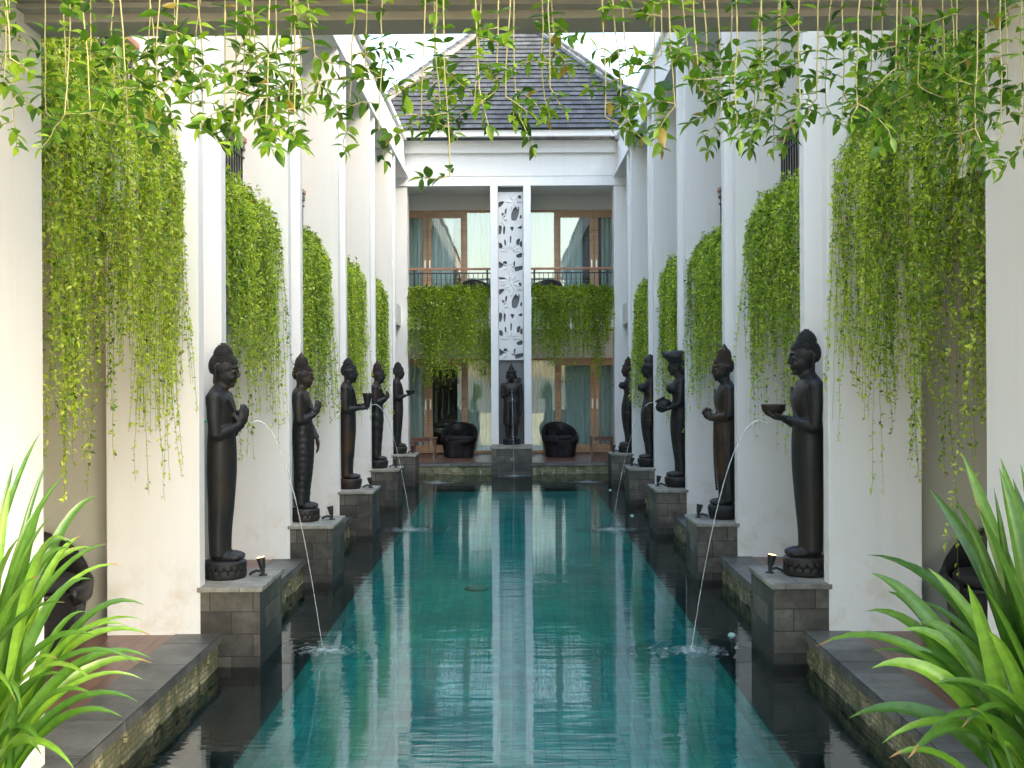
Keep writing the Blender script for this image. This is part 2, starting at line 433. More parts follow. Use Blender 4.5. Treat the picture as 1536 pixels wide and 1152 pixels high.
def leaves(name, P, D, U, L, Wd, tone, tmpl, m, parent, local=False):
    """P base, D direction, U up-normal: one small folded blade per row"""
    T, Fc = tmpl; P = np.asarray(P); D = unit(np.asarray(D)); S = unit(np.cross(D, np.asarray(U))); N = np.cross(S, D)
    L = np.asarray(L)[:, None, None]; Wd = np.asarray(Wd)[:, None, None]
    V = P[:, None, :] + D[:, None, :] * T[None, :, 0:1] * L + S[:, None, :] * T[None, :, 1:2] * Wd + N[:, None, :] * T[None, :, 2:3] * L
    n, k = len(P), len(T)
    Fa = (np.arange(n)[:, None, None] * k + np.array(Fc)[None]).reshape(-1, 3)
    me = pydata(name, V.reshape(-1, 3), Fa, np.repeat(np.asarray(tone), k))
    return link(name, me, m, parent, smooth=True, uv=False, local=local)
def strings(name, lines, rad, m, parent, sides=3, local=False):
    V = []; Fq = []
    for li, pl in enumerate(lines):
        pl = np.asarray(pl); n = len(pl); b = len(V)
        d = unit(np.gradient(pl, axis=0)); ref = np.array([.3, .9, .2]); s = unit(np.cross(d, ref)); u = np.cross(s, d)
        rr = rad if np.isscalar(rad) else rad[li]
        for i in range(n):
            q = rr * (1 - .5 * i / n)
            for k in range(sides):
                a = 2 * math.pi * k / sides; V.append(pl[i] + s[i] * math.cos(a) * q + u[i] * math.sin(a) * q)
        for i in range(n - 1):
            for k in range(sides):
                k2 = (k + 1) % sides
                Fq.append((b + i * sides + k, b + i * sides + k2, b + (i + 1) * sides + k2, b + (i + 1) * sides + k))
    return link(name, pydata(name, V, Fq), m, parent, smooth=True, uv=False, local=local)

# ------------------------------------------------------------------ dimensions
XIN = {-1: 2.165, 1: 2.195}; XPED = {-1: 1.735, 1: 1.795}; CW = .645
YC = [8.66 + 3.51 * i for i in range(5)]; CD = .84
WL = -.23
SIDE = {-1: 'left', 1: 'right'}
ORD = ['first', 'second', 'third', 'fourth', 'fifth']

# ------------------------------------------------------------------ ground, pool, decks
g = bmesh.new(); bmesh.ops.create_grid(g, x_segments=1, y_segments=1, size=900)
for v in g.verts: v.co.z = -1.9
struct(obj('ground', g, 'ground'))
struct(box('pool_floor', 'mosaic', None, -1.60, 1.60, -9, 25.0, -1.00, -.55))
bm = bmesh.new()
for s in (-1, 1): bx(bm, s * 1.57, s * 1.60, -9, 25.0, -.549, -.392)
struct(obj('pool_side', bm, 'mosaic'))
bm = bmesh.new()
for s in (-1, 1): bx(bm, s * 1.565, s * 2.10, -9, 25.03, -.391, -.36)
bx(bm, -1.564, 1.564, 24.85, 25.03, -.549, -.362)
struct(obj('pool_ledge', bm, 'ledge'))
bm = bmesh.new(); rnd = random.Random(3)
def rubble(bm, s):
    y = -9.0
    rows = [(-.384, -.30), (-.298, -.215), (-.213, -.14), (-.138, -.061)]
    for z0, z1 in rows:
        y = -9.0 + rnd.random() * .1
        while y < 25:
            L = rnd.uniform(.08, .22) if y > 4.5 else 1.5
            bx(bm, s * (2.055 - rnd.uniform(0, .022)), s * 2.12, y, min(y + L - .004, 25.02), z0, z1); y += L
for s in (-1, 1): rubble(bm, s)
x = -2.0
while x < 2.0:
    L = rnd.uniform(.15, .4)
    for z0, z1 in ((-.384, -.22), (-.217, -.061)):
        bx(bm, x, min(x + L - .005, 2.0), 25.04 - rnd.uniform(0, .02), 25.1, z0, z1)
    x += L
struct(obj('pool_wall', bm, 'rubble'))
bm = bmesh.new()
for s in (-1, 1):
    y = -9.0
    while y < 24.9:
        L = .62; bx(bm, s * 2.02, s * 2.34, y, min(y + L - .003, 24.99), -.058 - rnd.uniform(0, .003), 0.004 + rnd.uniform(0, .003), .006); y += L
x = -2.34
while x < 2.33:
    bx(bm, x, min(x + .597, 2.34), 25.0, 25.32, -.058, .004 + rnd.uniform(0, .003), .006); x += .6
struct(obj('pool_coping', bm, 'coping'))
bm = bmesh.new()
for s in (-1, 1): bx(bm, s * 2.343, s * 9.0, -9, 33, -.12, 0)
bx(bm, -2.342, 2.342, 25.323, 33, -.12, -.002)
struct(obj('wooden_deck', bm, 'deck'))
struct(link('water', pydata('water', [(-2.052, -9, WL), (2.052, -9, WL), (2.052, 25.02, WL), (-2.052, 25.02, WL)], [(0, 1, 2, 3)]), 'water'))

# ------------------------------------------------------------------ side wings
YB = 0.5
def cshape(s, yi):
    xi, xo = s * XIN[s], s * (XIN[s] + CW); xr = s * (XIN[s] + .19)
    p = [(xi, yi), (xi, yi + .15), (xr, yi + .15), (xr, yi + .69), (xi, yi + .69), (xi, yi + CD), (xo, yi + CD), (xo, yi)]
    return p
def wing(s):
    nm = SIDE[s]; xi = XIN[s]
    root = thing('hotel_wing', f'white two storey wing with tall columns along the {nm} side of the pool', 'building', (s * 3.2, 14, 0))
    for yi in YC:
        bm = bmesh.new(); prism(bm, cshape(s, yi), -.02, 5.9, .006); obj('column', bm, 'white', root)
    bm = bmesh.new(); bx(bm, s * xi, s * (xi + CW + .2), 4.9, 5.78, -.02, 5.9, .006); obj('pier', bm, 'white', root)
    bm = bmesh.new(); bx(bm, s * (xi + .03), s * (xi + .5), YB, 26.03, 5.985, 6.62)
    obj('roof_beam', bm, 'white', root)
    bm = bmesh.new(); bx(bm, s * (xi - .03), s * (xi + CW), YB, 26.2, 5.902, 5.983, .005)
    obj('beam_lip', bm, 'bright', root)
    bm = bmesh.new(); bx(bm, s * (xi - .03), s * (xi + .52), YB, 25.78, 6.622, 6.70, .005)
    obj('beam_cap', bm, 'bright', root)
    bm = bmesh.new(); bx(bm, s * (xi + .503), s * 9, YB, 26.2, 6.25, 6.5); obj('roof_slab', bm, 'white', root)
    bm = bmesh.new(); prof = [(xi + .6, 6.52), (5.6, 11.9), (9.4, 6.52)]  # unseen pitched roof added on the wing, ridge raised to block the sun
    ea = [bm.verts.new((s * x, YB, z)) for x, z in prof]; eb = [bm.verts.new((s * x, 24.8, z)) for x, z in prof]
    bm.faces.new(ea); bm.faces.new(eb[::-1])
    for k in range(3): bm.faces.new((ea[k], ea[(k + 1) % 3], eb[(k + 1) % 3], eb[k]))
    obj('roof', bm, 'rooftile', root)
    # floor slab of the upper storey
    bm = bmesh.new(); bx(bm, s * (xi + .45), s * 9, YB, 26.2, 2.86, 3.12); obj('floor_slab', bm, 'white', root)
    # partitions between the terraces, both storeys, and the room walls behind
    for yi in YC:
        for z0, z1 in ((.001, 2.858), (3.122, 6.248)):
            bm = bmesh.new(); bx(bm, s * (xi + CW + .002), s * 4.6, yi + .2, yi + .42, z0, z1); obj('partition_wall', bm, 'shaded_cream', root)
    for z0, z1 in ((.001, 2.857), (3.123, 6.247)):
        bm = bmesh.new(); bx(bm, s * 4.602, s * 4.8, YB, 33, z0, z1); obj('room_wall', bm, 'shaded_cream', root)
    bm = bmesh.new(); bx(bm, s * (xi + .4), s * 4.6, 25.6, 25.8, 3.123, 6.247); obj('end_wall', bm, 'white', root)
    # bays: planter trough, railing
    edges = [4.9 + .88] + [y + CD for y in YC]; ends = YC + [26.2]
    for b, (y0, y1) in enumerate(zip(edges, ends)):
        bm = bmesh.new()
        bx(bm, s * (xi + .14), s * (xi + .448), y0 + .002, y1 - .002, 2.80, 2.86)
        bx(bm, s * (xi + .14), s * (xi + .19), y0 + .002, y1 - .002, 2.862, 3.22)
        tr = obj('planter_trough', bm, 'white', root)
        box('soil', 'soil', tr, s * (xi + .192), s * (xi + .446), y0 + .01, y1 - .01, 2.9, 3.16)
        bm = bmesh.new(); xr = xi + .43
        k = y0 + .06
        while k < y1 - .03:
            bx(bm, s * (xr - .008), s * (xr + .008), k - .008, k + .008, 3.12, 3.975); k += .105
        bx(bm, s * (xr - .018), s * (xr + .018), y0 + .004, y1 - .004, 3.975, 4.005)
        bx(bm, s * (xr - .012), s * (xr + .012), y0 + .004, y1 - .004, 3.9, 3.915)
        rl = obj('balcony_railing', bm, 'metal', root)
        box('handrail', 'handrail', rl, s * (xr - .035), s * (xr + .035), y0 + .003, y1 - .003, 4.052, 4.095, bev=.008)
        box('rail_bracket', 'metal', rl, s * (xr - .01), s * (xr + .01), y0 + .2, y1 - .2, 4.006, 4.05)
    return root
for s in (-1, 1): wing(s)

# canopy the creepers hang from, bridging the two wings just ahead of the camera
root = thing('entrance_canopy', 'grey concrete canopy beam spanning the top of the view between both wings', 'canopy', (0, 4.7, 3.36))
bm = bmesh.new(); bx(bm, -3.1, 3.1, 4.95, 5.55, 3.44, 3.68); a_ = obj('slab', bm, 'concrete', root)
bm = bmesh.new(); bx(bm, -3.1, 3.1, 5.552, 5.80, 3.375, 3.68, .006); b_ = obj('edge_beam', bm, 'concrete', root)
bm = bmesh.new(); bx(bm, -3.1, 3.1, 5.46, 5.549, 3.412, 3.438, .004); obj('drip_strip', bm, 'concrete', root)
bm = bmesh.new(); bx(bm, -3.1, 3.1, 3.55, 3.6, 3.60, 3.9); bx(bm, -3.1, 3.1, 4.3, 4.35, 3.60, 3.9); bx(bm, -3.1, 3.1, 3.602, 4.298, 3.60, 3.66); bx(bm, -3.1, -2.9, 4.352, 4.948, 3.5, 3.66); bx(bm, 2.9, 3.1, 4.352, 4.948, 3.5, 3.66); c_ = obj('planter_trough', bm, 'concrete', root)
box('soil', 'soil', c_, -3.08, 3.08, 3.602, 4.298, 3.684, 3.86)
root.rotation_euler[2] = R(-.6)

# ------------------------------------------------------------------ end building
YF = 26.2; YD = 28.0
def end_building():
    root = thing('hotel_building', 'white two storey building with grey hip roof across the far pool end', 'building', (0, 27, 0))
    for s in (-1, 1):
        box('corner_pier', 'white', root, s * 2.165, s * 2.85, YF + .002, YF + .5, -.01, 5.728, bev=.006)
        box('niche_fin', 'bright', root, s * .267, s * .42, 25.98, 26.60, .2, 5.728, bev=.005)
        box('balcony_slab', 'white', root, s * .422, s * 2.163, YF + .33, YD + .1, 2.75, 3.12)
        pl = box('balcony_planter', 'white', root, s * .422, s * 2.163, YF + .06, YF + .328, 2.73, 3.40, bev=.004)
        box('soil', 'soil', pl, s * .45, s * 2.14, YF + .09, YF + .30, 3.402, 3.43)
        bm = bmesh.new(); bx(bm, s * .425, s * 2.16, YF + .36, YF + .39, 3.92, 3.945); bx(bm, s * .425, s * 2.16, YF + .363, YF + .387, 3.2, 3.22)
        rl = obj('balcony_railing', bm, 'metal', root)
        box('handrail', 'handrail', rl, s * .424, s * 2.161, YF + .335, YF + .41, 4.0, 4.045, bev=.01)
        for xx in (.50, 2.05): box('post', 'metal', rl, s * (xx - .02), s * (xx + .02), YF + .355, YF + .395, 3.125, 3.998)
        k = .60; bmesh_b = None
        while k < 2.02:
            box('baluster', 'metal', rl, s * (k - .007), s * (k + .007), YF + .368, YF + .382, 3.222, 3.918); k += .098
    box('niche_wall', 'backing', root, -.2665, .2665, 26.42, 26.60, .2, 5.728)
    box('header_wall', 'bright', root, -2.85, 2.85, YF - .03, YF + .5, 5.73, 6.64)
    bm = bmesh.new(); bx(bm, -2.19, 2.19, YF - .16, YF - .032, 6.40, 6.655, .005); obj('string_course', bm, 'bright', root)
    bm = bmesh.new(); bx(bm, -2.19, 2.19, YF - .045, YF - .0302, 5.93, 6.10); obj('wall_moulding', bm, 'bright', root)
    box('eave_board', 'white', root, -3.5, 3.5, 25.62, 25.75, 6.665, 6.79)
    # storeys behind
    box('ceiling', 'white', root, -4.6, 4.6, YF + .502, 33, 5.80, 5.89)
    for z0, z1 in ((2.14, 2.748), (5.46, 5.798)): box('wall', 'white', root, -4.6, 4.6, YD, YD + .15, z0, z1)
    box('party_wall', 'white', root, -.42, .42, 26.602, YD + .15, 0, 5.797)
    for z0, z1 in ((0, 2.74), (3.121, 5.798)):
        box('room_back', 'interior', root, -4.6, 4.6, 31.5, 31.6, z0, z1)
        box('room_divider', 'interior', root, -.2, .2, YD + .152, 31.498, z0, z1)
    box('room_floor', 'deck', root, -4.6, 4.6, YD + .152, 31.498, 2.745, 3.12)
    # doors and windows: a pair of sliding leaves and a fixed light on each side of the niche, on both floors
    for s in (-1, 1):
        for fl, (z0, z1) in enumerate(((.0, 2.138), (3.122, 5.458))):
            y = YD + .03
            fx = box('window', 'teak', root, s * .422, s * .975, y, y + .07, z1 - .05, z1 - .001)
            bm = bmesh.new(); bx(bm, s * .422, s * .975, y, y + .07, z0 + .001, z0 + .07); obj('sill', bm, 'teak', fx)
            box('pane', 'glass', fx, s * .424, s * .973, y + .03, y + .036, z0 + .071, z1 - .051)
            box('mullion', 'teak', fx, s * .976, s * 1.085, y - .02, y + .08, z0 + .001, z1 - .001, bev=.004)
            for x0, x1 in ((1.088, 1.865), (1.872, 2.75)):
                bm = bmesh.new(); w = .095
                bx(bm, s * x0, s * (x0 + (.03 if x0 < 1.2 else w)), y, y + .05, z0 + .02, z1 - .002, .003)
                bx(bm, s * (x1 - w), s * x1, y, y + .05, z0 + .02, z1 - .002, .003)
                a, c = (x0 + (.031 if x0 < 1.2 else w + .001)), x1 - w - .001
                bx(bm, s * a, s * c, y + .002, y + .048, z1 - .17, z1 - .002); bx(bm, s * a, s * c, y + .002, y + .048, z0 + .02, z0 + .20)
                d = obj('door', bm, 'teak', root)
                box('pane', 'glass', d, s * (a - .005), s * (c + .005), y + .022, y + .028, z0 + .198, z1 - .168)
                hx = (x1 - .05) if x0 < 1.2 else (x0 + .05)
                box('handle', 'brass', d, s * (hx - .018), s * (hx + .018), y - .014, y - .001, z0 + 1.0, z0 + 1.22, bev=.004)
            # sheer curtains
            spans = [(.43, 1.08)]
            if fl == 1: spans += [(1.30, 1.80), (1.9, 2.7)] if s < 0 else [(1.12, 1.62), (2.05, 2.7)]
            else: spans += [(1.08, 1.22), (1.93, 2.7)] if s < 0 else [(1.08, 1.80), (1.95, 2.7)]
            for x0, x1 in spans:
                n = int((x1 - x0) / .008); V = []; Fq = []
                rr = random.Random(int(x0 * 1000) + fl); ph = rr.random() * 6
                for i in range(n + 1):
                    x = x0 + (x1 - x0) * i / n
                    yy = YD + .24 + .028 * math.sin(x * 62 + ph + 1.3 * math.sin(x * 11)) + .01 * math.sin(x * 140)
                    V += [(s * x, yy, z0 + .03), (s * x, yy, z1 + .02)]
                    if i < n: Fq.append((2 * i, 2 * i + 2, 2 * i + 3, 2 * i + 1))
                link('curtain', pydata('curtain', V, Fq), 'curtain', root, smooth=True)
    # roof: overlapping tile courses on four slopes of a hipped pyramid
    a = 3.45; ez = 6.80; rise = 3.4; cy = 25.55 + a
    bm = bmesh.new(); uvl = bm.loops.layers.uv.new('UVMap'); nc = 28; nrm = Vector((0, -rise, a)).normalized()
    for q in range(4):
        rot = Matrix.Rotation(q * math.pi / 2, 4, 'Z')
        for k in range(nc):
            t0, t1 = k / nc, (k + 1.02) / nc
            def P(t, sg, lift):
                t = min(t, 1.0)
                return Vector((sg * a * (1 - t), -a * (1 - t), rise * t)) + Vector((0, nrm.y, nrm.z)) * lift
            lo = [P(t0, -1, .030), P(t0, 1, .030)]; hi = [P(t1, 1, .004), P(t1, -1, .004)]; un = [P(t0, 1, .0), P(t0, -1, .0)]
            for quad, vv in ((lo + hi, (.17 * k + .02, .17 * k + .165)), ([lo[1], lo[0], un[1], un[0]], (.17 * k - .001, .17 * k + .001))):
                vs = [bm.verts.new((rot @ p) + Vector((0, cy, ez))) for p in quad]; f = bm.faces.new(vs)
                for lp, p, v in zip(f.loops, quad, (vv[0], vv[0], vv[1], vv[1])): lp[uvl].uv = (p.x + q * 20 + (k % 7) * .031, v)
    me = bpy.data.meshes.new('roof'); bm.to_mesh(me); bm.free()
    roof = link('roof', me, 'rooftile', root)
    for sx in (-1, 1):
        for sy in (-1, 1):
            bm = bmesh.new(); c0 = Vector((sx * a, cy + sy * a, ez + .03)); c1 = Vector((0, cy, ez + rise + .03))
            n = 18
            for i in range(n):
                p, q = c0.lerp(c1, i / n), c0.lerp(c1, (i + 1.05) / n)
                tube(bm, [p, q], [.105, .088], 10)
            obj('hip_cap', bm, 'cap_tile', roof)
            bm = bmesh.new()
            for w, off in ((1, 0),):
                e = Vector((-sx, 0, 0)) * .16; dn = Vector((0, 0, .02))
                p, q = c0 + e + dn * .5, c1 + e * .2 + dn * .5
                tube(bm, [p, q], [.075, .07], 8)
            obj('hip_flashing', bm, 'flash', roof)
    return root
EB = end_building()

# carved limestone screen in the niche, pierced by petal-shaped openings
def carved_panel():
    root = thing('carved_panel', 'tall white carved stone screen with leaf shaped openings above the niche statue', 'wall carving', (0, 26.36, 2.1))
    x0, x1, z0, z1 = -.262, .262, 2.08, 5.62
    S = 1 / 71.4; cv = bpy.data.curves.new('c', 'CURVE'); cv.dimensions = '2D'; cv.fill_mode = 'BOTH'; cv.extrude = .025
    def spline(pts):
        sp = cv.splines.new('POLY'); sp.points.add(len(pts) - 1); sp.use_cyclic_u = True
        for p, (a, b) in zip(sp.points, pts): p.co = (a, b, 0, 1)
    spline([(x0, z0), (x1, z0), (x1, z1), (x0, z1)])
    # openings measured off the photograph, in metres from the left edge / below the top of each repeat
    def zz(px, py): return (x0 + (px - 690) / 4.114 * S * .99, z1 - (py - 128) / 4.114 * S)
    holes = [[(692, 190), (728, 188), (712, 210), (694, 222)], [(815, 150), (832, 150), (834, 166), (822, 170)],
             [(712, 255), (728, 262), (734, 282), (718, 276)], [(734, 236), (744, 232), (740, 262), (732, 258)],
             [(792, 228), (818, 224), (816, 262), (802, 298), (778, 296), (776, 262)],
             [(826, 276), (836, 268), (836, 290), (826, 290)], [(694, 338), (708, 338), (712, 356), (706, 384), (694, 384)],
             [(722, 344), (734, 344), (730, 386), (722, 382)], [(764, 344), (788, 344), (778, 370)], [(812, 350), (836, 336), (836, 356)],
             [(764, 402), (772, 404), (770, 444), (764, 444)], [(806, 424), (826, 418), (818, 456), (804, 450)],
             [(728, 424), (736, 426), (738, 458), (730, 458)], [(694, 446), (708, 444), (720, 472), (696, 474)], [(826, 440), (838, 430), (838, 468), (824, 460)],
             [(802, 520), (836, 504), (836, 530), (812, 534)], [(694, 556), (710, 568), (722, 580), (696, 600)], [(720, 560), (740, 556), (742, 582), (726, 582)],
             [(812, 590), (838, 586), (838, 606), (798, 618), (796, 596)], [(786, 560), (794, 556), (792, 586), (786, 584)], [(694, 652), (745, 664), (696, 668)]]
    for rep in (0, 1):
        for h in holes:
            pts = [zz(px, py + rep * 541) for px, py in h]
            if any(p[1] < z0 + .02 for p in pts): continue
            mx, mz = sum(p[0] for p in pts) / len(pts), sum(p[1] for p in pts) / len(pts)
            pts = [(min(max(mx + (a - mx) * 1.24, x0 + .008), x1 - .008), mz + (b - mz) * 1.24) for a, b in pts]
            # soften corners
            out = []
            for i in range(len(pts)):
                a, b = pts[i], pts[(i + 1) % len(pts)]
                out += [(a[0] * .8 + b[0] * .2, a[1] * .8 + b[1] * .2), (a[0] * .2 + b[0] * .8, a[1] * .2 + b[1] * .8)]
            spline(out)
    co = bpy.data.objects.new('c', cv); COL.objects.link(co); bpy.context.view_layer.update()
    me = bpy.data.meshes.new_from_object(co.evaluated_get(bpy.context.evaluated_depsgraph_get()))
    bpy.data.objects.remove(co); me.name = 'screen'
    me.transform(Matrix.Translation((0, 26.37, 0)) @ Matrix.Rotation(R(90), 4, 'X'))
    me.materials.clear(); bm = bmesh.new(); bm.from_mesh(me); rr = random.Random(9)
    segs = []
    for rep in (0, 1):
        dz = rep * 541
        for (cx, cy, r, n, a0, a1) in ((765, 500, 60, 9, 10, 170), (765, 690, 62, 10, -170, 170), (790, 190, 50, 7, 0, 360), (710, 300, 42, 7, 0, 360), (760, 590, 40, 8, 0, 360)):
            for i in range(n):
                t = R(a0 + (a1 - a0) * i / (n - 1)); ux, uz = math.cos(t), math.sin(t)
                p0 = zz(cx + ux * r * .3, cy + dz - uz * r * .3); p1 = zz(cx + ux * r, cy + dz - uz * r)
                if all(x0 + .015 < p[0] < x1 - .015 and z0 + .03 < p[1] < z1 - .02 for p in (p0, p1)):
                    segs.append((p0, p1))
    for p0, p1 in segs:
        m = Vector(((p0[0] + p1[0]) / 2, 26.338, (p0[1] + p1[1]) / 2)); L = math.dist(p0, p1) / 2
        ang = math.atan2(p1[1] - p0[1], p1[0] - p0[0])
        ell(bm, m, (L * 1.05, .018, L * .32), (0, -ang, 0), 10, 6)
    obj('screen', bm, 'carving', root)
carved_panel()

# ------------------------------------------------------------------ pedestals
for s in (-1, 1):
    for i, yi in enumerate(YC):
        t = thing('statue_pedestal', f'dark stone block pedestal rising from the water before the {ORD[i]} column on the {SIDE[s]}', 'pedestal', (s * 1.95, yi + .43, WL), group='statue pedestals along the pool')
        bm = bmesh.new(); bx(bm, s * (XPED[s] + .018), s * (XIN[s] + .035), yi + .012, yi + .835, -.384, .292, .005); obj('block', bm, 'ped', t)
        bm = bmesh.new(); bx(bm, s * XPED[s], s * (XIN[s] + .02), yi - .012, yi + .855, .2935, .328, .006); obj('cap_slab', bm, 'slab', t)
t = thing('statue_pedestal', 'wide dark stone pedestal in the middle of the far pool end', 'pedestal', (0, 25.4, WL), group='statue pedestals along the pool')
box('block', 'ped', t, -.405, .405, 24.92, 25.97, -.384, .292, bev=.005); box('cap_slab', 'slab', t, -.425, .425, 24.9, 26.03, .2935, .328, bev=.006)
tube_b = bmesh.new(); tube(tube_b, [(0, 24.92, .10), (0, 24.86, .10), (0, 24.83, .07)], .012); obj('spout', tube_b, 'brass', t, smooth=True)

# ------------------------------------------------------------------ statues
def voxel(bm, vox, smooth_it=4):
    me = bpy.data.meshes.new('tmp'); bmesh.ops.recalc_face_normals(bm, faces=bm.faces); bm.to_mesh(me); bm.free()
    o = bpy.data.objects.new('tmp', me); COL.objects.link(o)
    r = o.modifiers.new('r', 'REMESH'); r.mode = 'VOXEL'; r.voxel_size = vox; r.adaptivity = 0
    sm = o.modifiers.new('s', 'SMOOTH'); sm.factor = .5; sm.iterations = smooth_it
    bpy.context.view_layer.update()
    out = bpy.data.meshes.new_from_object(o.evaluated_get(bpy.context.evaluated_depsgraph_get()))
    bpy.data.objects.remove(o); bpy.data.meshes.remove(me); return out
def hand(bm, w, d, up, side, curl=.3, k=1.0):
    """palm and five fingers: w wrist, d pointing direction, up = back of the hand"""
    w = Vector(w); d = Vector(d).normalized(); up = Vector(up); up = (up - d * up.dot(d)).normalized(); sd = d.cross(up) * side
    pc = w + d * .045 * k
    m = Matrix((d, sd, up)).transposed().to_4x4(); m.translation = pc
    bmesh.ops.create_uvsphere(bm, u_segments=12, v_segments=8, radius=1, matrix=m @ Matrix.Diagonal((.052 * k, .038 * k, .019 * k, 1)))
    for j, (off, L) in enumerate(((-.028, .068), (-.010, .078), (.009, .073), (.027, .058))):
        b = w + d * .078 * k + sd * off * k; pts = [b]
        for st in range(3):
            ang = curl * (st + 1) * .6; dd = d * math.cos(ang) - up * math.sin(ang); pts.append(pts[-1] + dd * L * k / 3)
        tube(bm, pts, [.0105 * k, .010 * k, .009 * k, .0075 * k], 8)
    b = w + d * .03 * k - sd * .032 * k
    tube(bm, [b, b + d * .028 * k - sd * .022 * k - up * .01, b + d * .055 * k - sd * .02 * k - up * .02], [.013 * k, .011 * k, .009 * k], 8)
def statue(name, label, spec, loc, rz, vox=.0075, mat='stone'):
    root = thing(name, label, 'statue', loc, rz, 'black stone statues round the pool')
    q = spec; bz = q.get('base_h', .13); bm = bmesh.new()
    fem = q.get('female', False); lean = q.get('lean', 0)
    def K(z, cx, rx, ry): return (z, cx + lean * math.sin((z - .15) * 3.4), 0, rx * .86, ry)
    b0 = bz + .03
    if fem:
        keys = [K(b0, -.02, .075, .10), K(.30, -.02, .080, .115), K(.50, -.005, .095, .135), K(.72, .0, .115, .165), K(.86, -.01, .125, .180), K(.98, -.01, .105, .155),
                K(1.07, -.005, .085, .125), K(1.16, .0, .095, .14), K(1.25, .0, .100, .165), K(1.33, -.02, .080, .175), K(1.375, -.02, .055, .10), K(1.41, -.01, .047, .052), K(1.47, .0, .048, .05)]
    else:
        w = q.get('w', 1.0)
        keys = [K(b0, -.015, .085 * w, .125), K(.30, -.015, .090 * w, .132), K(.55, -.005, .104 * w, .150), K(.80, 0, .116 * w, .168), K(.98, .0, .112 * w, .165),
                K(1.08, .0, .105, .158), K(1.20, .0, .113, .178), K(1.30, -.015, .098, .190), K(1.355, -.02, .068, .125), K(1.39, -.01, .052, .062), K(1.46, .0, .050, .052)]
    style = q.get('drape', 'plain')
    def mod(a, z):
        m = 1.0
        if style == 'bands' and z < 1.0: m += .035 * abs(math.sin((z + .018 * math.cos(2 * a)) * 48)) - .015
        if style == 'folds' and z < 1.0: m += .022 * math.cos(13 * a + 3 * math.sin(z * 3)) * min(1, (1.0 - z) * 3)
        if style == 'diag' and z < 1.25: m += .025 * math.sin(z * 42 + 2.2 * a) * (.5 if z > 1 else 1)
        if style == 'plain' and z < .98: m += .010 * math.cos(9 * a) * min(1, (.98 - z) * 2)
        if style == 'belt' and abs(z - .97) < .03: m += .05
        return m
    if not q.get('legs'):
        loft(bm, keys, 110, 44, mod)
    else:
        loft(bm, [kk for kk in keys if kk[0] > .5], 80, 40, mod)
        for sd in (-1, 1):
            tube(bm, [(0, sd * .075, .66), (.01, sd * .08, .45), (-.005, sd * .085, .30), (-.01, sd * .085, bz + .04)], [.085, .066, .06, .042], 14)
        lathe(bm, [(.42, .15), (.5, .165), (.62, .16), (.8, .15), (.95, .145)], (0, 0, 0), 36, .85, 1.15, lambda a, z: 1 + .05 * math.cos(10 * a))
        tube(bm, [(.15, 0, .95), (.17, .01, .7), (.14, 0, .45), (.12, .01, .36)], [.03, .035, .03, .015], 10)
    # robe hem roll, collar
    if style in ('plain', 'diag', 'folds') and not fem:
        tube(bm, [(.075, -.15, 1.29), (.098, -.06, 1.20), (.098, .05, 1.10), (.078, .13, 1.02)], .012, 8)
    # feet with toes
    for sd in (-1, 1):
        fy = sd * .062
        ell(bm, (.055, fy, bz + .025), (.10, .043, .036)); ell(bm, (-.02, fy, bz + .05), (.06, .042, .06))
        for j in range(5): ell(bm, (.135 - .010 * j * (1 if j else 0), fy - sd * .032 + sd * j * .016, bz + .016), (.026, .0088, .013), None, 8, 6)
    # head
    hx = .022 + lean * math.sin((1.5 - .15) * 3.4); hz = 1.505; tilt = q.get('nod', .12)
    def hp(x, y, z):
        v = Matrix.Rotation(tilt, 3, 'Y') @ Vector((x, y, z)); return Vector((hx, 0, hz)) + v
    def he(c, r, rot=(0, 0, 0), u=14, v=10): ell(bm, hp(*c), r, (rot[0], rot[1] + tilt, rot[2]), u, v)
    he((-.012, 0, .02), (.100, .085, .098), u=22, v=16)          # skull
    he((.014, 0, -.030), (.088, .071, .092), u=22, v=16)         # face mass
    he((.016, 0, -.082), (.072, .054, .042), u=18, v=12)         # jaw
    he((.072, 0, -.104), (.024, .027, .020))                     # chin
    tube(bm, [hp(.090, 0, .022), hp(.103, 0, -.012), hp(.108, 0, -.036)], [.009, .011, .015], 10)  # nose
    for sd in (-1, 1):
        he((.098, sd * .013, -.040), (.011, .010, .008))                                # nostril
        he((.083, sd * .033, .000), (.014, .020, .009))                                 # eyelid
        tube(bm, [hp(.096, sd * .010, .026), hp(.090, sd * .032, .032), hp(.068, sd * .056, .022)], [.004, .006, .004], 8)  # brow
        he((.066, sd * .036, -.050), (.026, .022, .026))                                # cheek
        tube(bm, [hp(-.036, sd * .080, .030), hp(-.050, sd * .090, .006), hp(-.040, sd * .084, -.05), hp(-.034, sd * .074, -.112)], [.016, .022, .014, .015], 10, flat=.7)  # long ear
    he((.096, 0, -.066), (.012, .024, .0070)); he((.092, 0, -.079), (.011, .020, .0070))   # lips
    tube(bm, [(hx - .015, 0, 1.36), hp(-.01, 0, -.07)], [.056, .054], 16)
    if fem:
        for sd in (-1, 1):
            ell(bm, (.082 + lean * .8, sd * .072, 1.215), (.062, .068, .068)); ell(bm, (.140 + lean * .8, sd * .076, 1.205), .012, None, 8, 6)
